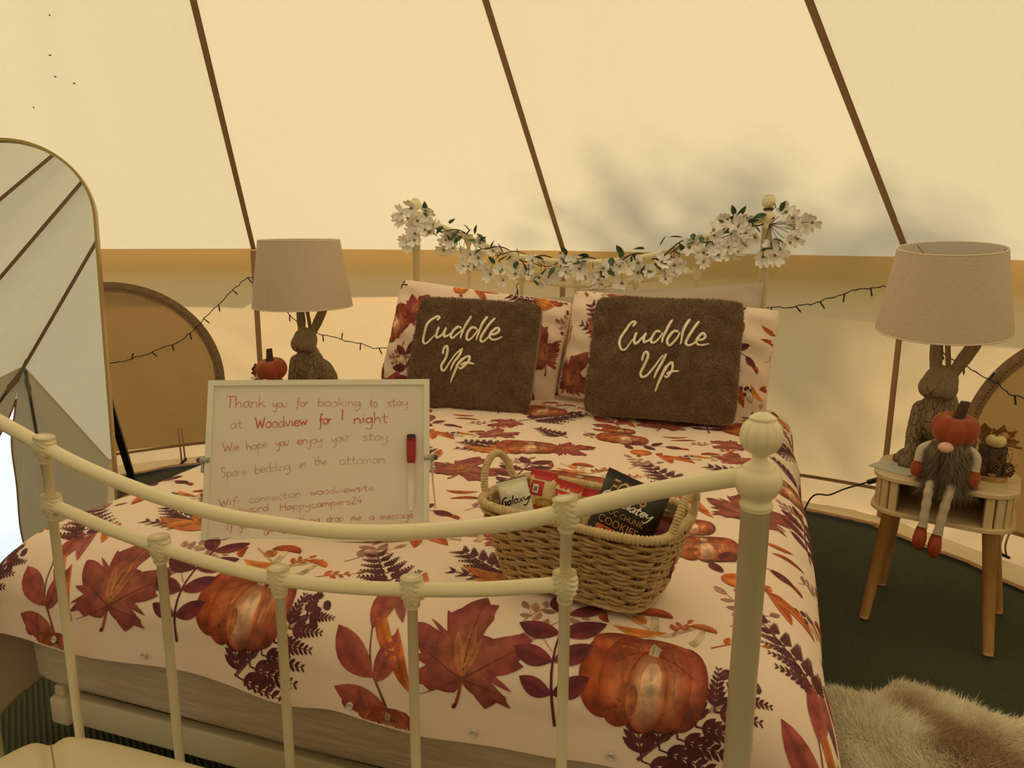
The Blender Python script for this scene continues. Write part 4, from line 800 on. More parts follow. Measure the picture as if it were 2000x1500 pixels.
decal(rt, sf, 'pictured_cookie', [disc(-.004, -.048, .044, .020)], mat('cookie_picture', (.36, .17, .045), .7, noise=(120, (.10, .04, .015), 4, (1, 1, 1))), .0010)
V, F, _ = pouch(.03, .012, .006, 6, 6); mesh('folded_corner', V + [.044, .0, .078], F, blk, rt)
rt, sf = packet('biscuit_packet', 'burgundy packet wedged between cookie bag and the far handle', 'packet', (.140, .010, .095), (-.2, .25, .5), .06, .10, .022, mat('burgundy_wrapper', (.16, .015, .022), .35), 7)
rt, sf = packet('biscuit_packet', 'dark red packet lying behind the cookie bag against the basket back', 'packet', (.03, .072, .098), (-.15, 0, 0), .09, .085, .018, mat('dark_red_wrapper', (.22, .02, .022), .35), 8)

# ------------------------------------------------------------------ bedside tables
pine = mat('pine_leg', (.50, .26, .085), .5, noise=(9, (.62, .36, .14), 5, (6, 6, .6)), bump=(40, .2, .002, (6, 6, .6)))
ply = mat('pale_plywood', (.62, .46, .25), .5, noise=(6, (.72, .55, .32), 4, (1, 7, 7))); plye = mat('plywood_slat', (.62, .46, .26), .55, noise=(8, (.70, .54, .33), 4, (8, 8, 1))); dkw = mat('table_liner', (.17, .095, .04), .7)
def outline(hx, hy, r, n=14):
    P = []
    for cx, cy, a0 in ((hx - r, hy - r, 0), (-hx + r, hy - r, 90), (-hx + r, -hy + r, 180), (hx - r, -hy + r, 270)):
        for a in np.radians(np.linspace(a0, a0 + 90, n)): P.append((cx + r * math.cos(a), cy + r * math.sin(a)))
    return np.array(P)
def plate(O, z0, z1, ch=.002):
    n = len(O); c = O.mean(0); Oi = c + (O - c) * (1 - ch / .15)
    V = np.vstack([np.column_stack([Oi, np.full(n, z0)]), np.column_stack([O, np.full(n, z0 + ch)]), np.column_stack([O, np.full(n, z1 - ch)]), np.column_stack([Oi, np.full(n, z1)])])
    return V, gridf(4, n, wrapv=True)[:, ::-1].tolist() + [list(range(n)), list(range(3 * n, 4 * n))[::-1]]
def bedside(loc, rz, label, feet):
    t = tag(empty('bedside_table', loc, rz), label, 'table', 'bedside tables'); O = outline(.182, .148, .085)
    V, F = plate(O, .436, .450); mesh('table_top', V, [f[::-1] for f in F], ply, t, False); V, F = plate(O, .336, .349); mesh('shelf_board', V, [f[::-1] for f in F], ply, t, False)
    Q = outline(.170, .136, .076, 20); Qc = np.vstack([Q, Q[:1]]); d = np.concatenate([[0], np.cumsum(np.hypot(*np.diff(Qc, axis=0).T))])
    # slats run round everything except the open front
    at = lambda s: np.array([np.interp(s % d[-1], d, Qc[:, 0]), np.interp(s % d[-1], d, Qc[:, 1])])
    s_ = 0; wd, gap = .0205, .0065
    S = np.arange(0, d[-1], .002); pts = np.array([at(s) for s in S]); front = (pts[:, 1] < -.130) & (np.abs(pts[:, 0]) < .107); i0 = np.where(front)[0]; start = S[i0.max()] + .001; total = d[-1] - (S[i0.max()] - S[i0.min()]) - .002; n = int(total // (wd + gap))
    pitch = (total + gap) / n
    for k in range(n):
        a, b = start + k * pitch, start + k * pitch + pitch - gap; m_ = at((a + b) / 2); tg = at(b) - at(a); tg /= np.hypot(*tg); nm = np.array([tg[1], -tg[0]])
        pa, pb = at(a), at(b); V = []
        for z in (.349, .436):
            for p, o in ((pa, .0035), (pb, .0035), (pb, -.0035), (pa, -.0035)): V.append([*(p + nm * o), z])
        mesh('slat', V, [[0, 1, 5, 4], [1, 2, 6, 5], [2, 3, 7, 6], [3, 0, 4, 7]], plye, t, False)
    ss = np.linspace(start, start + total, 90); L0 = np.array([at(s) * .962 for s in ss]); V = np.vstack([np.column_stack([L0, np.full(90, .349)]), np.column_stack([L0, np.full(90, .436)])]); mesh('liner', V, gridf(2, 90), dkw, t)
    for (tx, ty), (fx, fy) in feet:
        mb = MB(); mb.tube([(tx, ty, .337), (fx + (tx - fx) * .03, fy + (ty - fy) * .03, .012), (fx, fy, 0)], [.0195, .0135, .0125], 16); mb.build('leg', pine, t)
    return t
LF = [((-.125, -.095), (-.158, -.14)), ((.125, -.095), (.160, -.165)), ((-.125, .095), (-.150, .135)), ((.125, .095), (.175, .135))]
bedside((1.262, 1.44, 0), math.radians(-16), 'slatted pine bedside table on the right with a gnome sitting on it', LF)
bedside((-1.055, 1.575, 0), math.radians(12), 'slatted bedside table left of the bed, hidden behind the whiteboard', LF)

# ------------------------------------------------------------------ rabbit lamps
bark = bpy.data.materials.new('carved_bark_resin'); MATS['bark'] = bark; t, b = nodes(bark); b.inputs['Roughness'].default_value = .7
tc = t.nodes.new('ShaderNodeTexCoord'); mp = t.nodes.new('ShaderNodeMapping'); mp.inputs['Scale'].default_value = (1, 1, .16); nz = t.nodes.new('ShaderNodeTexNoise'); nz.inputs['Scale'].default_value = 260; nz.inputs['Detail'].default_value = 4
mp2 = t.nodes.new('ShaderNodeMapping'); mp2.inputs['Scale'].default_value = (1, 1, .34); vo = t.nodes.new('ShaderNodeTexVoronoi'); vo.feature = 'DISTANCE_TO_EDGE'; vo.inputs['Scale'].default_value = 62
crk = t.nodes.new('ShaderNodeMapRange'); crk.inputs[2].default_value = .07; crk.inputs[3].default_value = 0; crk.inputs[4].default_value = 1
zc = t.nodes.new('ShaderNodeSeparateXYZ'); zr = t.nodes.new('ShaderNodeMapRange'); zr.inputs[1].default_value = .19; zr.inputs[2].default_value = .215; zr.inputs[3].default_value = 0; zr.inputs[4].default_value = 1
mxx = t.nodes.new('ShaderNodeMath'); mxx.operation = 'MAXIMUM'; ad = t.nodes.new('ShaderNodeMath'); ad.operation = 'MULTIPLY'; sm_ = t.nodes.new('ShaderNodeMath'); sm_.operation = 'ADD'
rp = t.nodes.new('ShaderNodeValToRGB'); rp.color_ramp.elements[0].position = .40; rp.color_ramp.elements[0].color = (.10, .062, .030, 1); rp.color_ramp.elements[1].position = .75; rp.color_ramp.elements[1].color = (.31, .22, .12, 1)
bp = t.nodes.new('ShaderNodeBump'); bp.inputs['Strength'].default_value = .9; bp.inputs['Distance'].default_value = .006
L_ = t.links.new; L_(tc.outputs['Object'], mp.inputs[0]); L_(tc.outputs['Object'], mp2.inputs[0]); L_(mp.outputs[0], nz.inputs[0]); L_(mp2.outputs[0], vo.inputs[0]); L_(vo.outputs['Distance'], crk.inputs[0]); L_(tc.outputs['Object'], zc.inputs[0]); L_(zc.outputs['Z'], zr.inputs[0]); L_(crk.outputs[0], mxx.inputs[0]); L_(zr.outputs[0], mxx.inputs[1])
L_(mxx.outputs[0], ad.inputs[0]); ad.inputs[1].default_value = .42; L_(nz.outputs['Fac'], sm_.inputs[0]); L_(ad.outputs[0], sm_.inputs[1]); 
sc_ = t.nodes.new('ShaderNodeMath'); sc_.operation = 'MULTIPLY'; sc_.inputs[1].default_value = .72; L_(sm_.outputs[0], sc_.inputs[0]); L_(sc_.outputs[0], rp.inputs[0]); L_(rp.outputs[0], b.inputs['Base Color']); L_(sm_.outputs[0], bp.inputs['Height']); L_(bp.outputs[0], b.inputs['Normal'])
def chain(mb, pts, rad, k=8, flat=None):
    P = catmull(pts, k); R_ = np.interp(np.linspace(0, 1, len(P)), np.linspace(0, 1, len(rad)), rad)
    for p, r in zip(P, R_): mb.ball(p, r if flat is None else np.array(flat) * r, 10, 7)
def rabbit_mesh():
    mb = MB()
    mb.ball((0, .035, .085), (.078, .085, .088), 20, 14); mb.ball((0, -.012, .135), (.062, .064, .085), 20, 14); mb.ball((0, -.02, .185), (.048, .046, .055), 18, 12); mb.ball((.0, .075, .07), (.070, .060, .072), 18, 12)
    mb.ball((0, -.038, .255), (.047, .052, .052), 20, 14); mb.ball((.026, -.052, .240), (.028, .034, .034), 14, 10); mb.ball((-.026, -.052, .240), (.028, .034, .034), 14, 10); mb.ball((0, -.076, .238), (.029, .026, .027), 14, 10); mb.ball((0, -.070, .262), (.020, .026, .028), 12, 8)
    chain(mb, [(-.024, -.022, .285), (-.030, -.014, .33), (-.034, -.008, .38), (-.030, -.004, .425)], [.017, .021, .019, .011], 9, (1, .62, 1)); chain(mb, [(.026, -.022, .285), (.044, -.014, .325), (.066, -.008, .37), (.086, -.004, .41)], [.017, .021, .020, .011], 9, (1, .62, 1))
    for s in (-1, 1):
        chain(mb, [(s * .040, -.045, .165), (s * .042, -.070, .10), (s * .036, -.098, .035)], [.030, .025, .020], 7); mb.ball((s * .036, -.112, .017), (.021, .030, .017), 12, 8)
        for tx in (-.011, 0, .011): mb.ball((s * .036 + tx, -.134, .012), (.008, .012, .012), 8, 6)
        mb.ball((s * .062, .015, .078), (.034, .062, .064), 14, 10, rotx(-.3)); mb.ball((s * .068, -.040, .019), (.025, .062, .019), 12, 8)
        for tx in (-.013, 0, .013): mb.ball((s * .068 + tx, -.094, .014), (.009, .014, .014), 8, 6)
    return remesh(mb, .0042, 5, .5)
rab_me = rabbit_mesh()
from mathutils.bvhtree import BVHTree
bvh = BVHTree.FromPolygons([v.co for v in rab_me.vertices], [p.vertices for p in rab_me.polygons])
def onskin(x, z, y0=-.3):
    h = bvh.ray_cast(Vector((x, y0, z)), Vector((0, 1, 0))); return np.array(h[0]) if h[0] is not None else np.array([x, -.1, z])
linen = bpy.data.materials.new('linen_shade'); linen.use_nodes = True; t = linen.node_tree; t.nodes.clear(); MATS['linen'] = linen
o_ = t.nodes.new('ShaderNodeOutputMaterial'); d_ = t.nodes.new('ShaderNodeBsdfDiffuse'); s_ = t.nodes.new('ShaderNodeBsdfTranslucent'); x_ = t.nodes.new('ShaderNodeMixShader'); x_.inputs[0].default_value = .22
tc = t.nodes.new('ShaderNodeTexCoord'); mp = t.nodes.new('ShaderNodeMapping'); mp.inputs['Scale'].default_value = (1, 1, 9); nz = t.nodes.new('ShaderNodeTexNoise'); nz.inputs['Scale'].default_value = 60; nz.inputs['Detail'].default_value = 4; rp = t.nodes.new('ShaderNodeValToRGB'); rp.color_ramp.elements[0].position = .3; rp.color_ramp.elements[1].position = .7; rp.color_ramp.elements[0].color = (.68, .57, .45, 1); rp.color_ramp.elements[1].color = (.82, .70, .56, 1)
s_.inputs[0].default_value = (.75, .62, .48, 1)
t.links.new(tc.outputs['Object'], mp.inputs[0]); t.links.new(mp.outputs[0], nz.inputs[0]); t.links.new(nz.outputs['Fac'], rp.inputs[0]); t.links.new(rp.outputs[0], d_.inputs[0]); t.links.new(d_.outputs[0], x_.inputs[1]); t.links.new(s_.outputs[0], x_.inputs[2]); t.links.new(x_.outputs[0], o_.inputs[0])
trim_m = mat('shade_rim', (.80, .68, .54), .7); shin = mat('shade_lining', (.75, .69, .63), .6); brass = mat('aged_brass', (.26, .17, .08), .45, .6)
groove = mat('carved_groove', (.035, .02, .010), .9)
def lamp(loc, rz, label, sh_c, rb, rt_, hs, tilt, tdir):
    """sh_c: shade centre (bottom) in world offset from loc; tilt towards compass tdir"""
    L = tag(empty('table_lamp', loc, rz), label, 'lamp', 'rabbit table lamps'); Ri = np.linalg.inv(rotz(rz))
    ob = link('rabbit_figure', rab_me, bark, L)
    mb = MB()
    for s in (-1, 1): mb.tube([onskin(s * x, z) + [0, .0006, 0] for x, z in ((.0005, .232), (.008, .240), (.016, .250))], .0016, 6); mb.tube([onskin(s * x, z) + [0, .0006, 0] for x, z in ((0, .231), (.004, .222), (.013, .217), (.022, .220))], .0015, 6)
    mb.tube([onskin(0, z) + [0, .0006, 0] for z in (.240, .230, .222)], .0013, 6); mb.build('nose_and_mouth', groove, ob)
    # pole from the back of the head up into the shade
    top = Ri @ (np.asarray(sh_c) + [0, 0, hs * .45]); mb = MB(); mb.tube([(.006, .0, .27), tuple((np.array([.006, 0, .27]) + top) / 2), tuple(top)], .0075, 12); mb.lathe([(.012, .292), (.013, .296), (.010, .299)], (.006, 0, 0), 14); mb.build('pole', brass, L)
    # shade: tapered drum, open both ends
    ax = np.array([math.cos(tdir + PI / 2), math.sin(tdir + PI / 2), 0]); c, s = math.cos(tilt), math.sin(tilt); K = np.array([[0, -ax[2], ax[1]], [ax[2], 0, -ax[0]], [-ax[1], ax[0], 0]]); Rt = np.eye(3) + s * K + (1 - c) * K @ K
    n = 72; th = np.arange(n) * 2 * PI / n
    def ringp(r, z): P = np.stack([r * np.cos(th), r * np.sin(th), np.full(n, z)], 1); P[:, 2] -= hs / 2; P = P @ Rt.T; P[:, 2] += hs / 2; return (P + np.asarray(sh_c)) @ Ri.T
    hz = np.linspace(0, hs, 8); V = np.concatenate([ringp(rb + (rt_ - rb) * z / hs, z) for z in hz]); sh = mesh('lamp_shade', V, gridf(8, n, wrapv=True)[:, ::-1], linen, L)
    V = np.concatenate([ringp(rb - .003 + (rt_ - rb) * z / hs, z) for z in hz[[0, 3, 7]]]); mesh('shade_lining', V, gridf(3, n, wrapv=True), shin, sh)
    for r, z in ((rb, 0), (rt_, hs)): mb = MB(); mb.tube(ringp(r - .0008, z), .0022, 6, closed=True); mb.build('rim', trim_m, sh)
    mb = MB(); P = ringp(rt_ * .5, hs * .86)
    for k in (0, 24, 48): mb.tube([ringp(.006, hs * .60)[k], ringp(rt_ - .004, hs * .97)[k]], .0013, 6)
    mb.tube(ringp(.012, hs * .60), .002, 6, closed=True); mb.build('shade_spider', brass, sh)
    V, F = latheg([(.001, 0), (.014, .01), (.022, .03), (.026, .05), (.022, .07), (.012, .085), (.001, .09)], 16); V = (V + [0, 0, hs * .40]); V[:, 2] -= hs / 2; V = V @ Rt.T; V[:, 2] += hs / 2; mesh('bulb', (V + np.asarray(sh_c)) @ Ri.T, F, mat('opal_bulb', (.8, .78, .7), .2), L)
    return L
lamp((1.255, 1.545, .450), math.radians(-33), 'rabbit lamp with linen shade on the table with the gnome', (-.034, -.035, .410), .179, .139, .238, math.radians(7.5), math.radians(-103))
lamp((-1.030, 1.665, .450), math.radians(2), 'rabbit lamp with linen shade left of the bed, behind the whiteboard', (-.005, -.035, .392), .197, .158, .262, math.radians(1), math.radians(-90))

# ------------------------------------------------------------------ pumpkin-hat gnomes
velv = mat('burnt_orange_velvet', (.30, .050, .008), .8, noise=(25, (.37, .072, .012), 3, (1, 1, 1)), sheen=.35); stemv = mat('brown_felt_stem', (.085, .042, .030), .85); skin = mat('stuffed_nose', (.80, .50, .36), .75); slv = mat('pale_grey_knit', (.60, .51, .41), .85, bump=(200, .4, .002, (1, 1, 1))); brd = mat('grizzled_beard', (.12, .082, .045), .85, noise=(35, (.33, .26, .175), 3, (1, 1, .2))); bodym = mat('dark_body_cloth', (.12, .08, .045), .9)
def gnome(loc, rz, label, tilt=0.):
    g = tag(empty('gnome', loc, rz), label, 'ornament', 'pumpkin hat gnomes')
    # pumpkin hat with eight stitched lobes
    n, m = 26, 96; th = np.arange(m) * 2 * PI / m; V = []
    for t in np.linspace(-PI / 2, PI / 2, n):
        lob = 1 - .13 * (1 - np.abs(np.sin(th * 3.5 + .4))) ** 2.2 * math.cos(t) ** .4; r = .0605 * math.cos(t) ** .72 * lob; z = .046 * math.sin(t) - (.016 * math.exp(-(math.cos(t) / .35) ** 2) if t > 0 else -.006 * math.exp(-(math.cos(t) / .4) ** 2))
        V.append(np.stack([r * np.cos(th), r * np.sin(th), np.full(m, z)], 1))
    Rh = roty(tilt) @ rotx(.12); H = np.array([.006, .006, .156]); hat = mesh('pumpkin_hat', np.concatenate(V) @ Rh.T + H, gridf(n, m, wrapv=True)[:, ::-1], velv, g)
    mb = MB()
    for k in range(7):
        a = (k * PI - .4) / 3.5; mb.tube([np.array([.0570 * math.cos(t) ** .72 * .90 * math.cos(a), .0570 * math.cos(t) ** .72 * .90 * math.sin(a), .046 * math.sin(t)]) @ Rh.T + H for t in np.linspace(-1.1, 1.0, 14)], .0007, 5)
    mb.build('seam_stitching', mat('hat_thread', (.55, .20, .08), .7), hat)
    mb = MB(); mb.lathe([(.0165, .020), (.0140, .040), (.0125, .062), (.0118, .082), (.0002, .083)], (0, 0, 0), 14, 1, .45); mb.V[0][:, 0] += .18 * (mb.V[0][:, 2] - .02); mb.V[0] = mb.V[0] @ Rh.T + H; mb.build('hat_stem', stemv, hat)
    mb = MB(); mb.lathe([(.001, -.002), (.052, .0), (.050, .03), (.042, .07), (.030, .11), (.02, .13)], (0, .006, 0), 24, 1, .8); mb.build('body', bodym, g)
    mb = MB(); mb.ball((-.010, -.046, .112), (.0195, .016, .0155), 18, 12); mb.build('nose', skin, g)
    r = np.random.default_rng(5); n = 7000; a = r.uniform(-PI * .98, -PI * .02, n); z = r.uniform(.0, .118, n); rr = .046 + .010 * (1 - z / .12)
    P = np.stack([rr * np.cos(a) * 1.0, rr * np.sin(a) * .82 + .002, z + .004], 1); Nn = np.stack([np.cos(a) * .35, np.sin(a) * .55, -np.ones(n)], 1); V, F = fur(P, Nn * [1.3, 1, 1], .050, .0007, .2, 6, None, .3); tag(mesh('beard', V, F, brd, g), kind='stuff')
    for s, hand in ((-1, (-.071, -.020, .056)), (1, (.062, -.026, .050))):
        sh = np.array([s * .034, -.002, .112]); hd = np.array(hand); md_ = (sh + hd) / 2 + [s * .014, 0, .008]; mb = MB(); mb.tube(catmull([sh, md_, hd], 6), np.linspace(.0115, .0135, 13), 12); arm = mb.build('arm', slv, g)
        mb = MB(); d_ = (hd - md_) / np.linalg.norm(hd - md_); mb.tube([hd - d_ * .003, hd + d_ * .010, hd + d_ * .026, hd + d_ * .038, hd + d_ * .043], [.0125, .0165, .0175, .0120, .004], 12); mb.ball(hd + d_ * .016 + [-s * .012, -.004, 0], (.008, .007, .009), 8, 6); mb.build('mitten', velv, arm)
    for s, kx, bz in ((-1, -.030, -.128), (1, .008, -.142)):
        mb = MB(); kn_ = [(kx * .7 + s * .006, -.030, .010), (kx + s * .006, -.054, .002), (kx + s * .004 - .004, -.064, -.03), (kx + s * .002 - .008, -.062, -.08), (kx - .012, -.062, bz)]; mb.tube(catmull(kn_, 5), .0118 + .0012 * np.sin(np.arange(21) * 1.7), 12); lg = mb.build('leg', slv, g)
        mb = MB(); c_ = np.array([kx - .014, -.066, bz]); mb.tube([c_ + [0, 0, .010], c_ + [0, -.002, -.002], c_ + [-.001, -.006, -.022], c_ + [-.002, -.008, -.040], c_ + [-.002, -.006, -.052], c_ + [-.002, -.004, -.056]], [.0115, .0150, .0178, .0160, .0095, .003], 14); sh_ = mb.build('shoe', mat('orange_leatherette', (.33, .055, .012), .45), lg)
        mb = MB(); mb.tube([c_ + [0, -.0155, -.004], c_ + [-.001, -.0245, -.022], c_ + [-.002, -.0238, -.038], c_ + [-.002, -.016, -.05]], .0009, 5); mb.build('shoe_seam', mat('dark_seam_thread', (.16, .03, .01), .8), sh_)  # dark brown thread down the front of the shoe
    return g
gnome((1.238, 1.330, .452), math.radians(-14), 'gnome with an orange pumpkin hat and fur beard on the slatted table edge', .06)
gnome((-1.085, 1.460, .452), math.radians(26), 'gnome in a pumpkin hat with tilted stem, behind the whiteboard', -.16)

# ------------------------------------------------------------------ autumn log arrangement
woodr = mat('cut_wood_slice', (.40, .20, .085), .7, noise=(30, (.50, .29, .13), 4, (1, 1, 1))); barkm = mat('rough_bark', (.050, .028, .014), .95, noise=(60, (.16, .095, .05), 5, (1, 1, .4)), bump=(70, 1, .012, (1, 1, .4))); leafm = mat('dry_brown_leaf', (.30, .135, .022), .7, noise=(50, (.20, .075, .015), 4, (1, 1, 1))); cone = mat('pine_cone_scale', (.10, .045, .022), .8, noise=(90, (.22, .12, .065), 3, (1, 1, 1)))
def oak(mb, base, tip, w_, nrm, lobes=3):
    base = np.array(base, float); d = np.array(tip, float) - base; L = np.linalg.norm(d); d /= L; nrm = np.array(nrm, float); s = np.cross(d, nrm); s /= np.linalg.norm(s); nrm = np.cross(s, d)
    t = np.linspace(0, 1, 17); wd = w_ * np.sin(PI * t ** .75) ** .8 * (.62 + .38 * np.abs(np.cos(t * PI * lobes))); wd[0] = .0006; wd[-1] = .001
    q = np.linspace(-1, 1, 5); V = base + d * (L * t)[:, None, None] + s * (wd[:, None] * q)[..., None] / 2 + nrm * (.10 * L * (t[:, None] ** 2) - .10 * w_ * (1 - q[None] ** 2) * np.sin(PI * t)[:, None])[..., None]
    mb.add(V.reshape(-1, 3), gridf(17, 5)); mb.add(V.reshape(-1, 3) + nrm * -.0006, gridf(17, 5)[:, ::-1])
def arrangement(loc, rz, label):
    A_ = tag(empty('log_arrangement', loc, rz), label, 'ornament', 'autumn log arrangements')
    O = outline(.044, .040, .038, 10); V, F = plate(O, 0, .014); mesh('wood_slice', V, [f[::-1] for f in F], woodr, A_, False)
    n, m = 10, 36; th = np.arange(m) * 2 * PI / m; V = []
    for z in np.linspace(.014, .094, n): r = .035 + .005 * N1(th * 2 + 3, np.full(m, z * 40)) + .004 * N2(th * 5, np.full(m, z * 90)); V.append(np.stack([r * np.cos(th), r * np.sin(th) + .004, np.full(m, z)], 1))
    mesh('log', np.concatenate(V), gridf(n, m, wrapv=True)[:, ::-1].tolist() + [[(n - 1) * m + k for k in range(m)]], barkm, A_)
    n, m = 20, 60; th = np.arange(m) * 2 * PI / m; V = []
    for t in np.linspace(-PI / 2, PI / 2, n): r = .0262 * math.cos(t) ** .8 * (1 - .03 * (1 - np.abs(np.sin(th * 4)))); V.append(np.stack([r * np.cos(th), r * np.sin(th), np.full(m, .0185 * math.sin(t) - (.006 * math.exp(-(math.cos(t) / .3) ** 2) if t > 0 else 0))], 1))
    wp = mesh('white_pumpkin', np.concatenate(V) + [.004, -.012, .114], gridf(n, m, wrapv=True)[:, ::-1], mat('ivory_gourd', (.66, .53, .24), .45, noise=(22, (.70, .60, .34), 3, (1, 1, 1))), A_); mb = MB(); mb.tube([(.004, -.012, .124), (.0045, -.011, .134), (.006, -.010, .141)], [.004, .003, .0034], 8); mb.build('gourd_stem', barkm, wp)
    for b_, t_, w_, nr in (((-.022, .006, .10), (-.030, .012, .158), .046, (.1, -1, .2)), ((.014, .006, .112), (.018, .008, .160), .030, (0, -1, .2)), ((.014, .006, .112), (-.008, .004, .148), .024, (0, -1, .2)), ((.014, .006, .112), (.050, .006, .146), .026, (0, -1, .2)), ((.020, .004, .108), (.060, .002, .116), .026, (0, -1, .3)), ((-.014, .0, .112), (.002, .002, .136), .016, (0, -1, .2))): mb = MB(); oak(mb, b_, t_, w_, nr); mb.build('dry_leaf', leafm, A_)
    mb = MB(); mb.ball((.022, .004, .126), (.0125, .0125, .012), 14, 10); mb.build('nut', mat('tan_nut', (.36, .19, .07), .6, noise=(80, (.46, .27, .12), 3, (1, 1, 1)), bump=(120, .6, .002, (1, 1, 1))), A_); mb = MB(); mb.ball((-.014, -.002, .116), .010, 12, 8); mb.build('nut', MATS['tan_nut'], A_)
    mb = MB(); mb.tube([(-.017, -.006, .095), (-.016, -.006, .128)], .0045, 10); mb.build('cinnamon_stick', mat('cut_twig', (.23, .13, .06), .7), A_); mb = MB(); mb.tube([(.024, -.006, .108), (.066, -.012, .102)], .0038, 10); mb.build('cinnamon_stick', MATS['cut_twig'], A_)
    r = np.random.default_rng(2)
    for cx, cy, cz, s_ in ((.010, -.040, .046, .014), (.043, -.020, .038, .015), (-.018, -.036, .028, .010)):
        mb = MB()
        for i in range(46):
            u = i / 46; a = i * 2.4; rr = s_ * math.sin(PI * (.12 + .8 * u)); p = np.array([cx + rr * math.cos(a) * .8, cy + rr * math.sin(a) * .8, cz + (u - .5) * 2.6 * s_]); mb.ball(p, (s_ * .30, s_ * .30, s_ * .16), 6, 4, rotz(a))
        mb.build('pine_cone', cone, A_)
    mb = MB()
    for i in range(90):
        a = r.uniform(0, 2 * PI); z = r.uniform(.018, .10); c0 = np.array([.037 * math.cos(a), .037 * math.sin(a) + .004, z]); P = [c0]
        for _ in range(4): P.append(P[-1] + r.normal(0, .006, 3))
        mb.tube(catmull(P, 3), .0006, 4)
    tag(mb.build('dried_moss', mat('pale_moss_fibre', (.17, .12, .075), .9), A_), kind='stuff')
    mb = MB(); mb.ball((.004, -.034, .020), (.011, .006, .006), 12, 8); mb.build('pistachio_shell', mat('pale_shell', (.45, .30, .16), .6), A_)
arrangement((1.368, 1.425, .450), math.radians(-16), 'log arrangement with white mini pumpkin and dry leaves beside the gnome')
arrangement((-1.195, 1.560, .450), math.radians(20), 'log arrangement with dry leaves just showing above the whiteboard')
# ------------------------------------------------------------------ card on the table, lamp flex
cd_ = tag(empty('keepsake_card', (1.128, 1.432, .4505), math.radians(-38)), 'pale blue grey card with dark scribbles at the table corner', 'card')
O = outline(.062, .046, .008, 5); V, F = plate(O, 0, .0035, .0006); mesh('card_panel', V, [f[::-1] for f in F], mat('blue_grey_card', (.52, .54, .47), .6), cd_, False)
mb = MB()
for k, (x, y, w_) in enumerate(((-.036, .015, .020), (-.008, .020, .008), (.010, .022, .026), (-.020, -.014, .034))):
    xs = np.linspace(0, w_, 14); V, F = ribbon2(np.stack([x + xs + .002 * np.sin(xs * 900), y + .004 * np.sin(xs * 700 + k) + .002 * np.sin(xs * 1900)], 1), .0011); mb.add(np.column_stack([V, np.full(len(V), .0039)]), F)
mb.build('scribbled_marks', mat('dark_card_ink', (.06, .05, .045), .6), cd_, False)
fx = tag(empty('lamp_flex', (1.10, 1.52, .0)), 'black lamp flex with inline switch running from the table to the bed', 'cable'); o0 = np.array(fx.location); bkp = mat('black_flex', (.012, .010, .009), .45)
P = catmull([(1.20, 1.60, .40), (1.13, 1.56, .402), (1.098, 1.50, .392), (1.059, 1.50, .376), (1.003, 1.50, .350), (.96, 1.50, .325), (.905, 1.50, .305), (.87, 1.62, .10), (.86, 1.75, .006), (.80, 1.9, .006)], 8); mb = MB(); mb.tube(P - o0, .0026, 8); mb.build('flex', bkp, fx)
V, F = bevbox((.038, .012, .015), .004); V = V @ roty(-.40).T; mesh('inline_switch', V + np.array([1.081, 1.498, .386]) - o0, F, bkp, fx)

# ------------------------------------------------------------------ arched standing mirror
MC = np.array([-1.421, .718, 1.057]); Mn = np.array([.519, -.829, .21]); Mn /= np.linalg.norm(Mn)
Me = np.cross([0, 0, 1.], Mn); Me /= np.linalg.norm(Me); Mu = np.cross(Mn, Me); _r = math.radians(1.9); Me, Mu = Me * math.cos(_r) + Mu * math.sin(_r), Mu * math.cos(_r) - Me * math.sin(_r)
mbase = MC + Mu * (-1.075); mr = tag(empty('standing_mirror', tuple(mbase)), 'tall arch-topped mirror with thin gold frame reflecting the open tent door', 'mirror')
def mp_(x, y, d=0.): return Me * x + Mu * y + Mn * d
hwm, uspr, ubot = .242, 1.075 + .108, .0
arc = [(hwm * math.cos(a), uspr + hwm * math.sin(a)) for a in np.linspace(0, PI, 41)]; outl = [(hwm, .004)] + arc + [(-hwm, .004)]
glass = mat('mirror_glass', (.86, .86, .84), .0, 1.0)
cx = np.array([mp_(x * .985, .004 + (y - .004) * .995, .0) for x, y in outl]); mesh('mirror_glass', cx, [list(range(len(cx)))], glass, mr, False)
bkb = np.array([mp_(x * .985, .004 + (y - .004) * .995, -.012) for x, y in outl]); mesh('backing_board', bkb, [list(range(len(cx)))[::-1]], mat('mirror_back', (.03, .025, .02), .7), mr, False)
goldm = mat('brushed_gold', (.42, .30, .10), .32, .85)
V = []; 
for x, y in outl: 
    c0 = np.array([0, min(y, uspr)]); d = np.array([x, y - c0[1]]); d = d / (np.hypot(*d) + 1e-9)
    for o, dd in ((0.0, -.013), (0.0, .012), (-.0075, .012), (-.0075, -.013)): V.append(mp_(x + d[0] * o, y + d[1] * o, dd))
mesh('gold_frame', V, gridf(len(outl), 4, wrapv=True).tolist(), goldm, mr, False)
V, F = bevbox((2 * hwm, .025, .010), .002, 1); mesh('frame_foot', V @ np.stack([Me, Mn, Mu]) + mp_(0, .005, 0), F, goldm, mr, False)
blkm = mat('black_strut', (.012, .010, .008), .5)
top_ = mp_(.215, .70, -.016); ft = np.array([-1.475, 1.175, .008]) - mbase
d_ = ft - top_; sd_ = np.cross(d_, Mn); sd_ /= np.linalg.norm(sd_); nn_ = np.cross(d_, sd_); nn_ /= np.linalg.norm(nn_)
Vs = [p + sd_ * a * .011 + nn_ * b_ * .006 for p in (top_, ft) for a, b_ in ((-1, -1), (1, -1), (1, 1), (-1, 1))]; mesh('support_strut', Vs, [[0, 1, 2, 3], [7, 6, 5, 4], [0, 4, 5, 1], [1, 5, 6, 2], [2, 6, 7, 3], [3, 7, 4, 0]], blkm, mr, False)
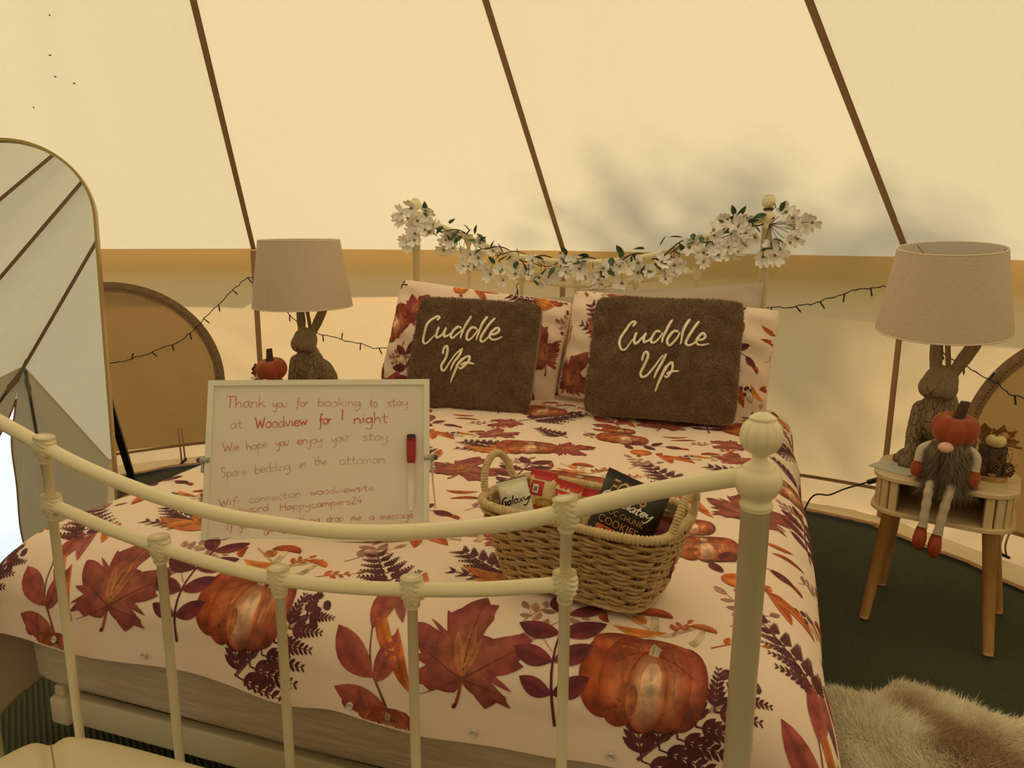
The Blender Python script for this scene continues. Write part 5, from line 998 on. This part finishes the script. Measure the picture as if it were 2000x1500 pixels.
mb = MB(); mb.tube([mp_(.215, .695, -.012), mp_(.215, .705, -.022)], .008, 10); mb.build('strut_hinge', mat('hinge_steel', (.3, .27, .22), .4, .8), mr)

# ------------------------------------------------------------------ canvas window covers on the walls
def panel_pt(a1, a2, t, z, off=.02):
    p, q = rim(a1), rim(a2); e = (q - p) / np.linalg.norm(q - p); L = np.linalg.norm(q - p); nin = np.cross([0, 0, 1.], e); nin *= np.sign(nin @ (APEX * [1, 1, 0] - p))
    bow = .030 * math.sin(PI * min(max(z / EAVE, 0), 1)) * math.sin(PI * min(max(t / L, 0), 1)); return p + e * t + nin * (off - bow) + np.array([0, 0, z])
flapm = canvas('window_flap_canvas', (.50, .385, .225), (.52, .38, .20), .48); zipm = mat('woven_zip_tape', (.36, .23, .13), .85, noise=(70, (.27, .17, .09), 4, (1, 1, 1)), bump=(150, .6, .004, (1, 1, 1))); teeth = mat('zip_teeth', (.16, .10, .055), .6)
def tent_window(nm, a1, a2, t0, R_, zs, zb, lab):
    w_ = tag(empty(nm, tuple(panel_pt(a1, a2, t0, 0, 0))), lab, kind='structure'); o0 = np.array(w_.location)
    an = np.linspace(0, PI, 49); path = [(t0 + R_, zb)] + [(t0 + R_, zb + (zs - zb) * k) for k in (.33, .66)] + [(t0 + R_ * math.cos(a), zs + R_ * math.sin(a)) for a in an] + [(t0 - R_, zs - (zs - zb) * k) for k in (.33, .66)] + [(t0 - R_, zb)]
    def off(d): 
        out = []
        for t, z in path: 
            c = np.array([t0, min(z, zs)]); v = np.array([t, z]) - c; v /= np.hypot(*v) + 1e-9; out.append((t + v[0] * d, z + v[1] * d))
        return out
    rows = [np.array([panel_pt(a1, a2, t, z, .014) for t, z in off(d)]) for d in (-.004, -.050)]
    mesh('zip_tape', np.concatenate(rows) - o0, gridf(2, len(path)), zipm, w_)
    mb = MB(); ip = np.array(off(-.034)); L_ = np.concatenate([[0], np.cumsum(np.hypot(*np.diff(ip, axis=0).T))])
    for s in np.arange(0, L_[-1], .014):
        t, z = np.interp(s, L_, ip[:, 0]), np.interp(s, L_, ip[:, 1]); c = panel_pt(a1, a2, t, z, .018); mb.ball(c - o0, (.0035, .0035, .0035), 5, 4)
    tag(mb.build('zip_teeth', teeth, w_), kind='stuff')
    n, m = 22, 40; tt = np.linspace(-1, 1, m); V = []
    for k in np.linspace(0, 1, n):
        for u in tt:
            t = t0 + u * (R_ - .045); zt = zs + math.sqrt(max(0, (R_ - .045) ** 2 - (t - t0) ** 2)); z = zb + (zt - zb) * k; V.append(panel_pt(a1, a2, t, z, .010 + .012 * N1(u * 3 + a1, k * 3) + .007 * math.sin(u * 11 + k * 7 + a1) * k * (1 - k) * 3) - o0)
    mesh('window_flap', V, gridf(n, m), flapm, w_)
    return w_
tent_window('window_1', 302.5, 330, .74, .49, .42, .10, 'arched canvas window cover with brown zip beside the mirror')
tent_window('window_2', 29, 58, .745, .485, .40, .14, 'arched canvas window cover with brown zip behind the right lamp')
# loops with black toggles on the wall base
def toggle_loop(lab, a1, a2, t, z0, z1, lean):
    g = tag(empty('tie_loop', tuple(panel_pt(a1, a2, t, 0, .02))), lab, 'tie', 'wall tie loops'); o0 = np.array(g.location)
    for dx in (-.008, .008):
        P = np.array([panel_pt(a1, a2, t + dx + .005 * k, z0 + (z1 - z0) * k, .028 + .02 * math.sin(k * 3)) for k in np.linspace(0, 1, 7)]) - o0; V, F = strip(P, panel_pt(a1, a2, t + .1, 0) - panel_pt(a1, a2, t, 0), .007, np.array([0, 0, .0]) + .0008); mesh('webbing', V, F, tapel, g, False)
    mb = MB(); c = panel_pt(a1, a2, t + .005, z1 + .004, .035) - o0; e = panel_pt(a1, a2, t + .1, 0) - panel_pt(a1, a2, t, 0); e /= np.linalg.norm(e); e = e * math.cos(lean) + np.array([0, 0, math.sin(lean)]); mb.tube([c - e * .022, c - e * .018, c + e * .018, c + e * .022], [.003, .0055, .0055, .003], 10); mb.build('toggle', bkp, g)
toggle_loop('webbing loop with black toggle on the wall between mirror and whiteboard', 302.5, 330, 1.0, .19, .018, .7)
toggle_loop('webbing loop with black toggle on the wall behind the slatted table', 29, 58, .478, .142, .055, -.1)

# ------------------------------------------------------------------ string lights round the wall
sl = tag(empty('string_lights', tuple(panel_pt(0, 29, .0, .9))), 'black wired string lights looped along the canvas wall', 'lights'); o0 = np.array(sl.location)
wp_ = [(302.5, 330, .50, .60), (302.5, 330, .60, .545), (302.5, 330, .725, .527), (302.5, 330, .82, .543), (302.5, 330, .917, .573), (302.5, 330, 1.056, .63), (302.5, 330, 1.155, .725), (302.5, 330, 1.255, .822), (302.5, 330, 1.34, .90), (302.5, 330, 1.40, .918),
 (330, 360, .05, .88), (330, 360, .16, .74), (330, 360, .249, .667), (330, 360, .351, .629), (330, 360, .506, .592), (330, 360, .622, .568), (330, 360, .85, .60), (330, 360, 1.10, .74), (330, 360, 1.29, .84), (330, 360, 1.31, .90), (330, 360, 1.45, .96),
 (0, 29, .03, .965), (0, 29, .15, .935), (0, 29, .27, .904), (0, 29, .374, .868), (0, 29, .65, .842), (0, 29, .974, .838), (0, 29, 1.095, .851), (0, 29, 1.182, .875), (0, 29, 1.291, .92), (0, 29, 1.389, .94), (0, 29, 1.46, .93),
 (29, 58, .05, .83), (29, 58, .154, .734), (29, 58, .254, .685), (29, 58, .365, .643), (29, 58, .444, .605), (29, 58, .62, .60), (29, 58, .85, .66), (29, 58, 1.1, .78)]
P = catmull([panel_pt(a, b_, t, z, .030) for a, b_, t, z in wp_], 7); k = np.arange(len(P)); P = P + np.stack([.002 * np.sin(k * 1.9), .002 * np.cos(k * 1.3), .0028 * np.sin(k * .9) + .002 * np.sin(k * 2.3)], 1)
mb = MB(); mb.tube(P - o0, .0021, 6); mb.tube(P - o0 + np.stack([.0012 * np.cos(k * 1.1), 0 * k, .0018 * np.sin(k * 1.1)], 1), .0011, 5); mb.build('wire', bkp, sl)
L_ = np.concatenate([[0], np.cumsum(np.linalg.norm(np.diff(P, axis=0), axis=1))]); rr_ = random.Random(4)
for s in np.arange(.05, L_[-1], .098):
    c = np.array([np.interp(s, L_, P[:, i]) for i in range(3)]); i = min(len(P) - 2, np.searchsorted(L_, s)); tg = P[i + 1] - P[i - 1]; tg /= np.linalg.norm(tg); up = rr_.choice((-1, -1, -1, 1)); d_ = tg * rr_.uniform(-.1, .9) + np.array([0, 0, up * 1.]); d_ /= np.linalg.norm(d_)
    mb = MB(); mb.tube([c, c + d_ * .018, c + d_ * .030], [.0028, .0030, .0038], 6); b_ = mb.build('bulb_holder', bkp, sl); b_.location = -o0 * 1.0
    mb = MB(); mb.tube([c + d_ * .030, c + d_ * .034, c + d_ * .038], [.0024, .0022, .0010], 6); q = mb.build('bulb', mat('clear_led', (.6, .55, .45), .2), b_)

# ------------------------------------------------------------------ blossom garland on the headboard
gl = tag(empty('flower_garland', (0, YH, 1.03)), 'garland of white blossom and green leaves wound along the headboard rail', 'garland'); o0 = np.array([0, YH, 1.03])
petal = mat('white_silk_petal', (.93, .90, .85), .7, noise=(60, (.96, .94, .90), 2, (1, 1, 1))); eye = mat('olive_blossom_eye', (.20, .20, .05), .8); lfm = mat('dark_green_leaf', (.030, .062, .028), .55, noise=(40, (.05, .095, .04), 3, (1, 1, 1))); lfm2 = mat('mid_green_leaf', (.065, .13, .035), .55); vinem = mat('brown_vine', (.085, .045, .025), .8)
def flower_mesh(cup, sd_):
    r = np.random.default_rng(sd_); mb = MB()
    for k in range(4):
        a = k * PI / 2 + r.normal(0, .12); cu = cup + r.normal(0, .15); L = .024 * (1 + r.normal(0, .08)); wd = .0215; t = np.linspace(0, 1, 6); q = np.linspace(-1, 1, 5)
        w_ = wd * np.interp(t, [0, .25, .55, .8, 1], [.12, .55, .95, 1.0, .62]) / 2; X = (L * t)[:, None] - .0035 * (1 - np.abs(q))[None] * (t ** 6)[:, None] * 1.2; Y = w_[:, None] * q; Z = cu * .012 * (t ** 2)[:, None] + .004 * (q ** 2)[None] * t[:, None] - .003 * np.sin(t * 5 + k)[:, None]
        V = np.stack([X + 0 * Y, Y, Z + 0 * Y], -1).reshape(-1, 3) @ rotz(a).T; mb.add(V, gridf(6, 5), None, 0)
    mb.ball((0, 0, .002), (.0042, .0042, .0032), 8, 5, mi=1)
    V = np.concatenate(mb.V); me = bpy.data.meshes.new('blossom'); me.from_pydata(V.tolist(), [], mb.F); me.materials.append(petal); me.materials.append(eye); me.polygons.foreach_set('material_index', np.array(mb.M, np.int32)); me.polygons.foreach_set('use_smooth', np.ones(len(me.polygons), bool)); return me
FM = [flower_mesh(c, s) for c, s in ((.2, 1), (.9, 2), (1.7, 3), (-.4, 4))]
def leaf_me(m, nm):
    mb = MB(); t = np.linspace(0, 1, 8); q = np.linspace(-1, 1, 5); w_ = .0105 * np.sin(PI * t ** .8); V = np.stack([(.040 * t)[:, None] + 0 * q, w_[:, None] * q, .006 * np.sin(t * 2.5)[:, None] - .004 * (1 - np.abs(q))[None] * np.sin(PI * t)[:, None]], -1).reshape(-1, 3); mb.add(V, gridf(8, 5)); me = bpy.data.meshes.new(nm); me.from_pydata(np.concatenate(mb.V).tolist(), [], mb.F); me.materials.append(m); me.polygons.foreach_set('use_smooth', np.ones(len(me.polygons), bool)); return me
LM = [leaf_me(lfm, 'leaf'), leaf_me(lfm2, 'leaf')]
ux = [-.72, -.6, -.4734, -.33, -.2, -.1, 0, .1, .2, .33, .4734, .6, .72]; uz = [1.195, 1.162, 1.112, 1.06, 1.033, 1.023, 1.021, 1.023, 1.033, 1.06, 1.112, 1.162, 1.195]
railz = lambda x: float(np.interp(x, ux, uz))
rg = random.Random(21)
def put(me, nm, p, d, roll, s):
    o = bpy.data.objects.new(nm, me); col.objects.link(o); o.parent = gl; z = Vector(d).normalized(); q = z.to_track_quat('Z', 'Y') if nm == 'blossom' else z.to_track_quat('X', 'Z')
    o.rotation_mode = 'QUATERNION'; o.rotation_quaternion = q @ Quaternion((0, 0, 1) if nm == 'blossom' else (1, 0, 0), roll); o.location = Vector(p) - Vector(o0); o.scale = (s, s, s)
twigs = MB()
def twig(a, b_):
    m_ = (np.array(a) + np.array(b_)) / 2 + np.array([rg.uniform(-.01, .01), rg.uniform(-.01, 0), rg.uniform(-.006, .012)]); twigs.tube(catmull([a, m_, b_], 4), .0011, 5)
def bloom(x, y, z, s=1.): 
    d = (rg.uniform(-.7, .7), -1 + rg.uniform(-.2, .3), rg.uniform(-.7, .6)); put(FM[rg.choice((0, 0, 1, 1, 2, 3))], 'blossom', (x, y, z), d, rg.uniform(0, 6.28), s * rg.uniform(1.15, 1.6))
for x in np.linspace(-.62, .68, 72):
    x = x + rg.uniform(-.02, .02); dens = 1; dz = rg.triangular(-.125, .028, -.055) if x < -.3 or x > .3 else rg.triangular(-.098, .022, -.045); y = YH - rg.uniform(.012, .055); z = railz(x) + dz
    bloom(x, y, z); 
    if rg.random() < .6: twig((x + rg.uniform(-.03, .03), YH - .016, railz(x)), (x, y + .004, z))
for k in range(15): bloom(-.717 + rg.uniform(-.045, .075), YH - rg.uniform(.02, .055), 1.185 + rg.uniform(-.095, .055))           # cluster at the left finial
for k in range(18): a = rg.uniform(0, 1); bloom(.60 + rg.uniform(-.07, .06), YH - rg.uniform(.018, .05), 1.14 + rg.uniform(-.10, .055))
for p in ((.780, 1.215), (.802, 1.195), (.838, 1.172), (.872, 1.178), (.84, 1.150), (.800, 1.105), (.825, 1.12), (.770, 1.08), (.735, 1.085), (.815, 1.16), (.75, 1.06), (.71, 1.055)):
    bloom(p[0], YH - .03, p[1]); twig((.725, YH - .02, 1.17), (p[0], YH - .027, p[1]))
for x in np.linspace(-.64, .70, 62):
    x = x + rg.uniform(-.02, .02); z = railz(x) + rg.triangular(-.085, .055, -.005); y = YH - rg.uniform(.015, .06); d = (rg.uniform(-1, 1), rg.uniform(-.6, -.1), rg.uniform(-1, .8)); put(LM[0 if rg.random() < .8 else 1], 'leaf', (x, y, z), d, rg.uniform(-.9, .9), rg.uniform(1.0, 1.45))
for p in ((.60, 1.20, -.3, .9), (.62, 1.20, .5, .8), (.57, 1.17, -.8, .3), (.58, 1.185, .8, .4), (.76, 1.215, .3, .7), (.74, 1.12, .9, -.5), (.70, 1.075, .8, .1), (.66, 1.08, -.6, .4), (-.47, 1.125, .8, .6), (-.43, 1.13, .4, .9), (-.41, 1.10, .9, .4), (-.36, 1.07, .6, .9)): put(LM[0], 'leaf', (p[0], YH - .035, p[1]), (p[2], -.3, p[3]), rg.uniform(-.5, .5), 1.1)
tx = np.linspace(-.72, .74, 260); P = np.stack([tx, YH - .004 + .019 * np.cos(tx * 34) * -1, np.array([railz(x) for x in tx]) + .019 * np.sin(tx * 34)], 1); mb = MB(); mb.tube(P - o0, .0027, 6); mb.build('vine', vinem, gl)
P = np.stack([tx, YH - .006 + .022 * np.cos(tx * 27 + 2) * -1, np.array([railz(x) for x in tx]) - .004 + .02 * np.sin(tx * 27 + 2)], 1); mb = MB(); mb.tube(P - o0, .0019, 6); mb.build('vine', vinem, gl)
th = np.linspace(0, 4.2 * PI, 60); P = np.stack([.717 + .0155 * np.cos(th), YH + .0155 * np.sin(th), 1.2225 + .0015 * th / PI], 1); mb = MB(); mb.tube(P - o0, .0026, 6); th = np.linspace(0, 2 * PI, 20); mb.tube(np.stack([.732 + .010 * np.cos(th), np.full(20, YH - .018), 1.236 + .009 * np.sin(th)], 1) - o0, .0016, 5); mb.build('vine_tie', vinem, gl)
tag(twigs.build('twigs', vinem, gl), kind='stuff').location = -o0

# ------------------------------------------------------------------ sheepskin on the floor
rug = tag(empty('sheepskin_rug', (1.18, .58, 0)), 'cream sheepskin rug with brown streaks on the green floor beside the bed', 'rug'); o0 = np.array(rug.location)
RO = catmull([(.90, .18), (.905, .55), (.915, .84), (.985, .905), (1.045, .90), (1.10, .972), (1.19, .955), (1.28, .915), (1.335, .905), (1.40, .955), (1.50, .93), (1.56, .75), (1.50, .42), (1.40, .20), (1.15, .12)], 6, True)
def inside(P):
    x, y = P[:, 0], P[:, 1]; c = np.zeros(len(P), bool); n = len(RO)
    for i in range(n):
        a, b_ = RO[i], RO[(i + 1) % n]; m_ = ((a[1] > y) != (b_[1] > y)) & (x < (b_[0] - a[0]) * (y - a[1]) / (b_[1] - a[1] + 1e-12) + a[0]); c ^= m_
    return c
n = len(RO); cR = RO.mean(0); rings = [np.column_stack([cR + (RO - cR) * k, np.full(n, h)]) for k, h in ((1, .002), (.985, .010), (.93, .022), (.7, .028), (.35, .030))]; V = np.vstack([np.concatenate(rings), [[*cR, .030]]]); F = gridf(5, n, wrapv=True).tolist() + [[4 * n + j, 4 * n + (j + 1) % n, 5 * n] for j in range(n)]
mesh('hide', V - o0, F, mat('sheep_hide', (.92, .82, .62), .95), rug)
r = np.random.default_rng(11); Q = r.uniform((.9, .12), (1.57, .98), (150000, 2)); Q = Q[inside(Q)]
wt = np.where(Q[:, 1] > .55, 1, .45); Q = Q[r.random(len(Q)) < wt]
ed = np.min(np.hypot(*(Q[:, None, :] - RO[None, ::3]).transpose(2, 0, 1)), axis=1); out = Q - cR; out /= np.linalg.norm(out, axis=1, keepdims=True)
hz = np.interp(ed, [0, .02, .08, .3], [.003, .012, .022, .030]); P = np.column_stack([Q, hz]); up = np.clip(ed / .06, .35, 1.6); Nn = np.column_stack([out * .8, up]); Nn /= np.linalg.norm(Nn, axis=1, keepdims=True)
wvx, wvy = N1(Q[:, 0] * 13, Q[:, 1] * 13), N2(Q[:, 0] * 13, Q[:, 1] * 13); comb = np.column_stack([wvx * 1.6 + .3, wvy * 1.6 - .2, 0 * wvx])
V, F = fur(P - o0, Nn, .030, .0011, .16, 12, comb * .7, .4)
band = np.exp(-(((Q[:, 0] - 1.10) * .78 + (Q[:, 1] - .86) * .62) / .045) ** 2) * np.clip((Q[:, 0] - 1.02) * 9, 0, 1) + .9 * np.exp(-(((Q[:, 0] - 1.24) ** 2 / .010 + (Q[:, 1] - .72) ** 2 / .0075))) + .6 * np.exp(-(((Q[:, 0] - 1.38) ** 2 / .006 + (Q[:, 1] - .80) ** 2 / .003)))
fb = np.clip(band + .5 * N3(Q[:, 0] * 20, Q[:, 1] * 20), 0, 1)[:, None] * .85; cw = np.array([1.0, .93, .76]) * (1 - fb) + np.array([.56, .38, .21]) * fb; cw = cw * (1 + .25 * r.normal(0, .35, (len(Q), 1)))
tag(mesh('fleece', V, F, mat('sheepskin_fleece', (.7, .6, .4), .9, attr=True, sheen=.3), rug, True, np.repeat(np.clip(cw, .05, 1.0), 5, 0)), kind='stuff')

# ------------------------------------------------------------------ ottoman in the foreground
ot = tag(empty('ottoman', (.06, -.45, 0)), 'cream leather ottoman with a stitched padded lid at the foot of the bed', 'ottoman'); lea = mat('cream_leatherette', (.58, .49, .30), .42, noise=(8, (.62, .53, .33), 3, (1, 1, 1)), bump=(140, .18, .002, (1, 1, 1)))
hx, hy, zt = .365, .265, .405; sp = lambda v, e: np.sign(v) * np.abs(v) ** e
th = np.linspace(-PI / 2, PI / 2, 28); ph = np.arange(120) * 2 * PI / 120; T_, P_ = np.meshgrid(th, ph, indexing='ij'); V = np.stack([hx * sp(np.cos(T_), .30) * sp(np.cos(P_), .28), hy * sp(np.cos(T_), .30) * sp(np.sin(P_), .28), .062 * sp(np.sin(T_), .8)], -1).reshape(-1, 3)
V[:, 2] += .350 + np.where(V[:, 2] > 0, -.012 * (np.exp(-(np.abs(V[:, 0] * hy + V[:, 1] * hx) / (hx * hy) / .06) ** 2) + np.exp(-(np.abs(V[:, 0] * hy - V[:, 1] * hx) / (hx * hy) / .06) ** 2)), 0); mesh('padded_lid', V, gridf(28, 120, wrapv=True)[:, ::-1], lea, ot)
V, F = bevbox((2 * hx - .03, 2 * hy - .03, .30), .015, 3); mesh('box_base', V + [0, 0, .16], F, lea, ot)
for s in (-1, 1):
    t = np.linspace(-.86, .86, 60); z = np.array([.350 + .062 * math.sin(math.acos(min(1, (abs(k) / .907) ** (1 / .3)))) ** .8 - .0115 for k in t]); mb = MB(); mb.tube(np.column_stack([t * hx, s * t * hy, z]), .0011, 5); mb.build('lid_seam', mat('seam_thread', (.32, .23, .12), .8), ot)
for sx in (-1, 1):
    for sy in (-1, 1): mb = MB(); mb.lathe([(.014, 0), (.018, .005), (.018, .014)], (sx * .28, sy * .17, 0), 12); mb.build('foot', blkm, ot)

# ------------------------------------------------------------------ trees outside
def tree(lab, loc, branches, leaf_r, leaf_n, lm, seed, lsz):
    T = tag(empty('tree', loc), lab, 'tree'); r = np.random.default_rng(seed); tk = MB(); pts = []
    for b_ in branches:
        P = catmull(b_[0], 5); tk.tube(P, np.linspace(b_[1], b_[2], len(P)), 8)
        if b_[3]: pts.append(P[int(len(P) * b_[4]):])
    tk.build('trunk', mat('tree_bark', (.10, .075, .05), .9), T); pts = np.concatenate(pts)
    c = pts[r.integers(0, len(pts), leaf_n)] + r.normal(0, 1, (leaf_n, 3)) * leaf_r; d = r.normal(0, 1, (leaf_n, 3)); d /= np.linalg.norm(d, axis=1, keepdims=True); s = np.cross(d, r.normal(0, 1, (leaf_n, 3))); s /= np.linalg.norm(s, axis=1, keepdims=True); l = (lsz * r.uniform(.6, 1.3, leaf_n))[:, None]
    V = np.stack([c, c + d * l * .5 + s * l * .25, c + d * l, c + d * l * .5 - s * l * .25], 1).reshape(-1, 3); tag(mesh('foliage', V, np.arange(leaf_n * 4).reshape(-1, 4), lm, T), kind='stuff')
fol = mat('tree_leaves', (.085, .15, .045), .6, noise=(2, (.14, .19, .07), 3, (1, 1, 1)))
B1 = [([(0, 0, 0), (.05, 0, .4), (.02, .1, .75)], .07, .05, False, 0)] + [([(.02, .1, .7), (.02 + .5 * dx, .1, 1.0 + .1 * k), (.02 + dx, .1 + .1 * k, 1.55 + dz)], .03, .006, True, .3) for k, (dx, dz) in enumerate(((-.30, .10), (-.05, .25), (.30, .35), (.7, .55), (-.16, -.1), (.5, .2)))]
tree('young tree seen in the mirror through the open tent door', (1.62, -11.0, -.1), B1, .075, 900, fol, 3, .075)
B2 = [([(0, 0, 0), (.1, .05, 2.2), (0, 0, 4.2), (-.02, .0, 6.2)], .09, .03, False, 0)] + [([(0, 0, 5.2 + .2 * k), (.5 * dx, .1, 6.0), (dx, dy, 6.65 + dz)], .03, .008, True, .45) for k, (dx, dy, dz) in enumerate(((-.75, .1, -.1), (-.45, -.1, .05), (-.25, .15, .30), (.1, 0, .35), (.38, .1, .12), (.62, -.1, -.08), (-.05, -.2, -.05)))]
tree('tree outside whose shadow dapples the roof canvas on the right', (.36, 6.38, -.05), B2, .13, 620, fol, 8, .17)
# tiny insects on the roof canvas high on the left
for px, py, wh in ((97, 30, 'topmost of five'), (98, 108, 'second from the top of five'), (108, 150, 'middle one of five'), (145, 163, 'rightmost of five'), (66, 210, 'lowest of five')):
    d = CF + CR * (px - 1000) / 1441.28 + CU * (750 - py) / 1441.28; d /= np.linalg.norm(d)
    for t in np.linspace(1, 6, 2500):
        w_ = CAM + d * t; q = w_ - APEX
        if w_[2] > 3.3 - .80 * math.hypot(q[0], q[1]): break
    c = w_ - d * .02; g = tag(empty('insect', tuple(c)), 'tiny dark insect on the roof canvas above the mirror, ' + wh, 'insect', 'insects on the roof canvas'); mb = MB(); mb.ball((0, 0, 0), (.0045, .002, .002), 8, 5, rotz(px)); mb.build('insect_body', blkm, g)
    mb = MB(); mb.add(np.array([[0, 0, .001], [.004, .003, .002], [-.005, .004, .002], [0, 0, .001], [.004, -.003, .002], [-.005, -.004, .002]]), [[0, 1, 2], [3, 5, 4]]); mb.build('wings', mat('insect_wing', (.15, .12, .09), .4), g)
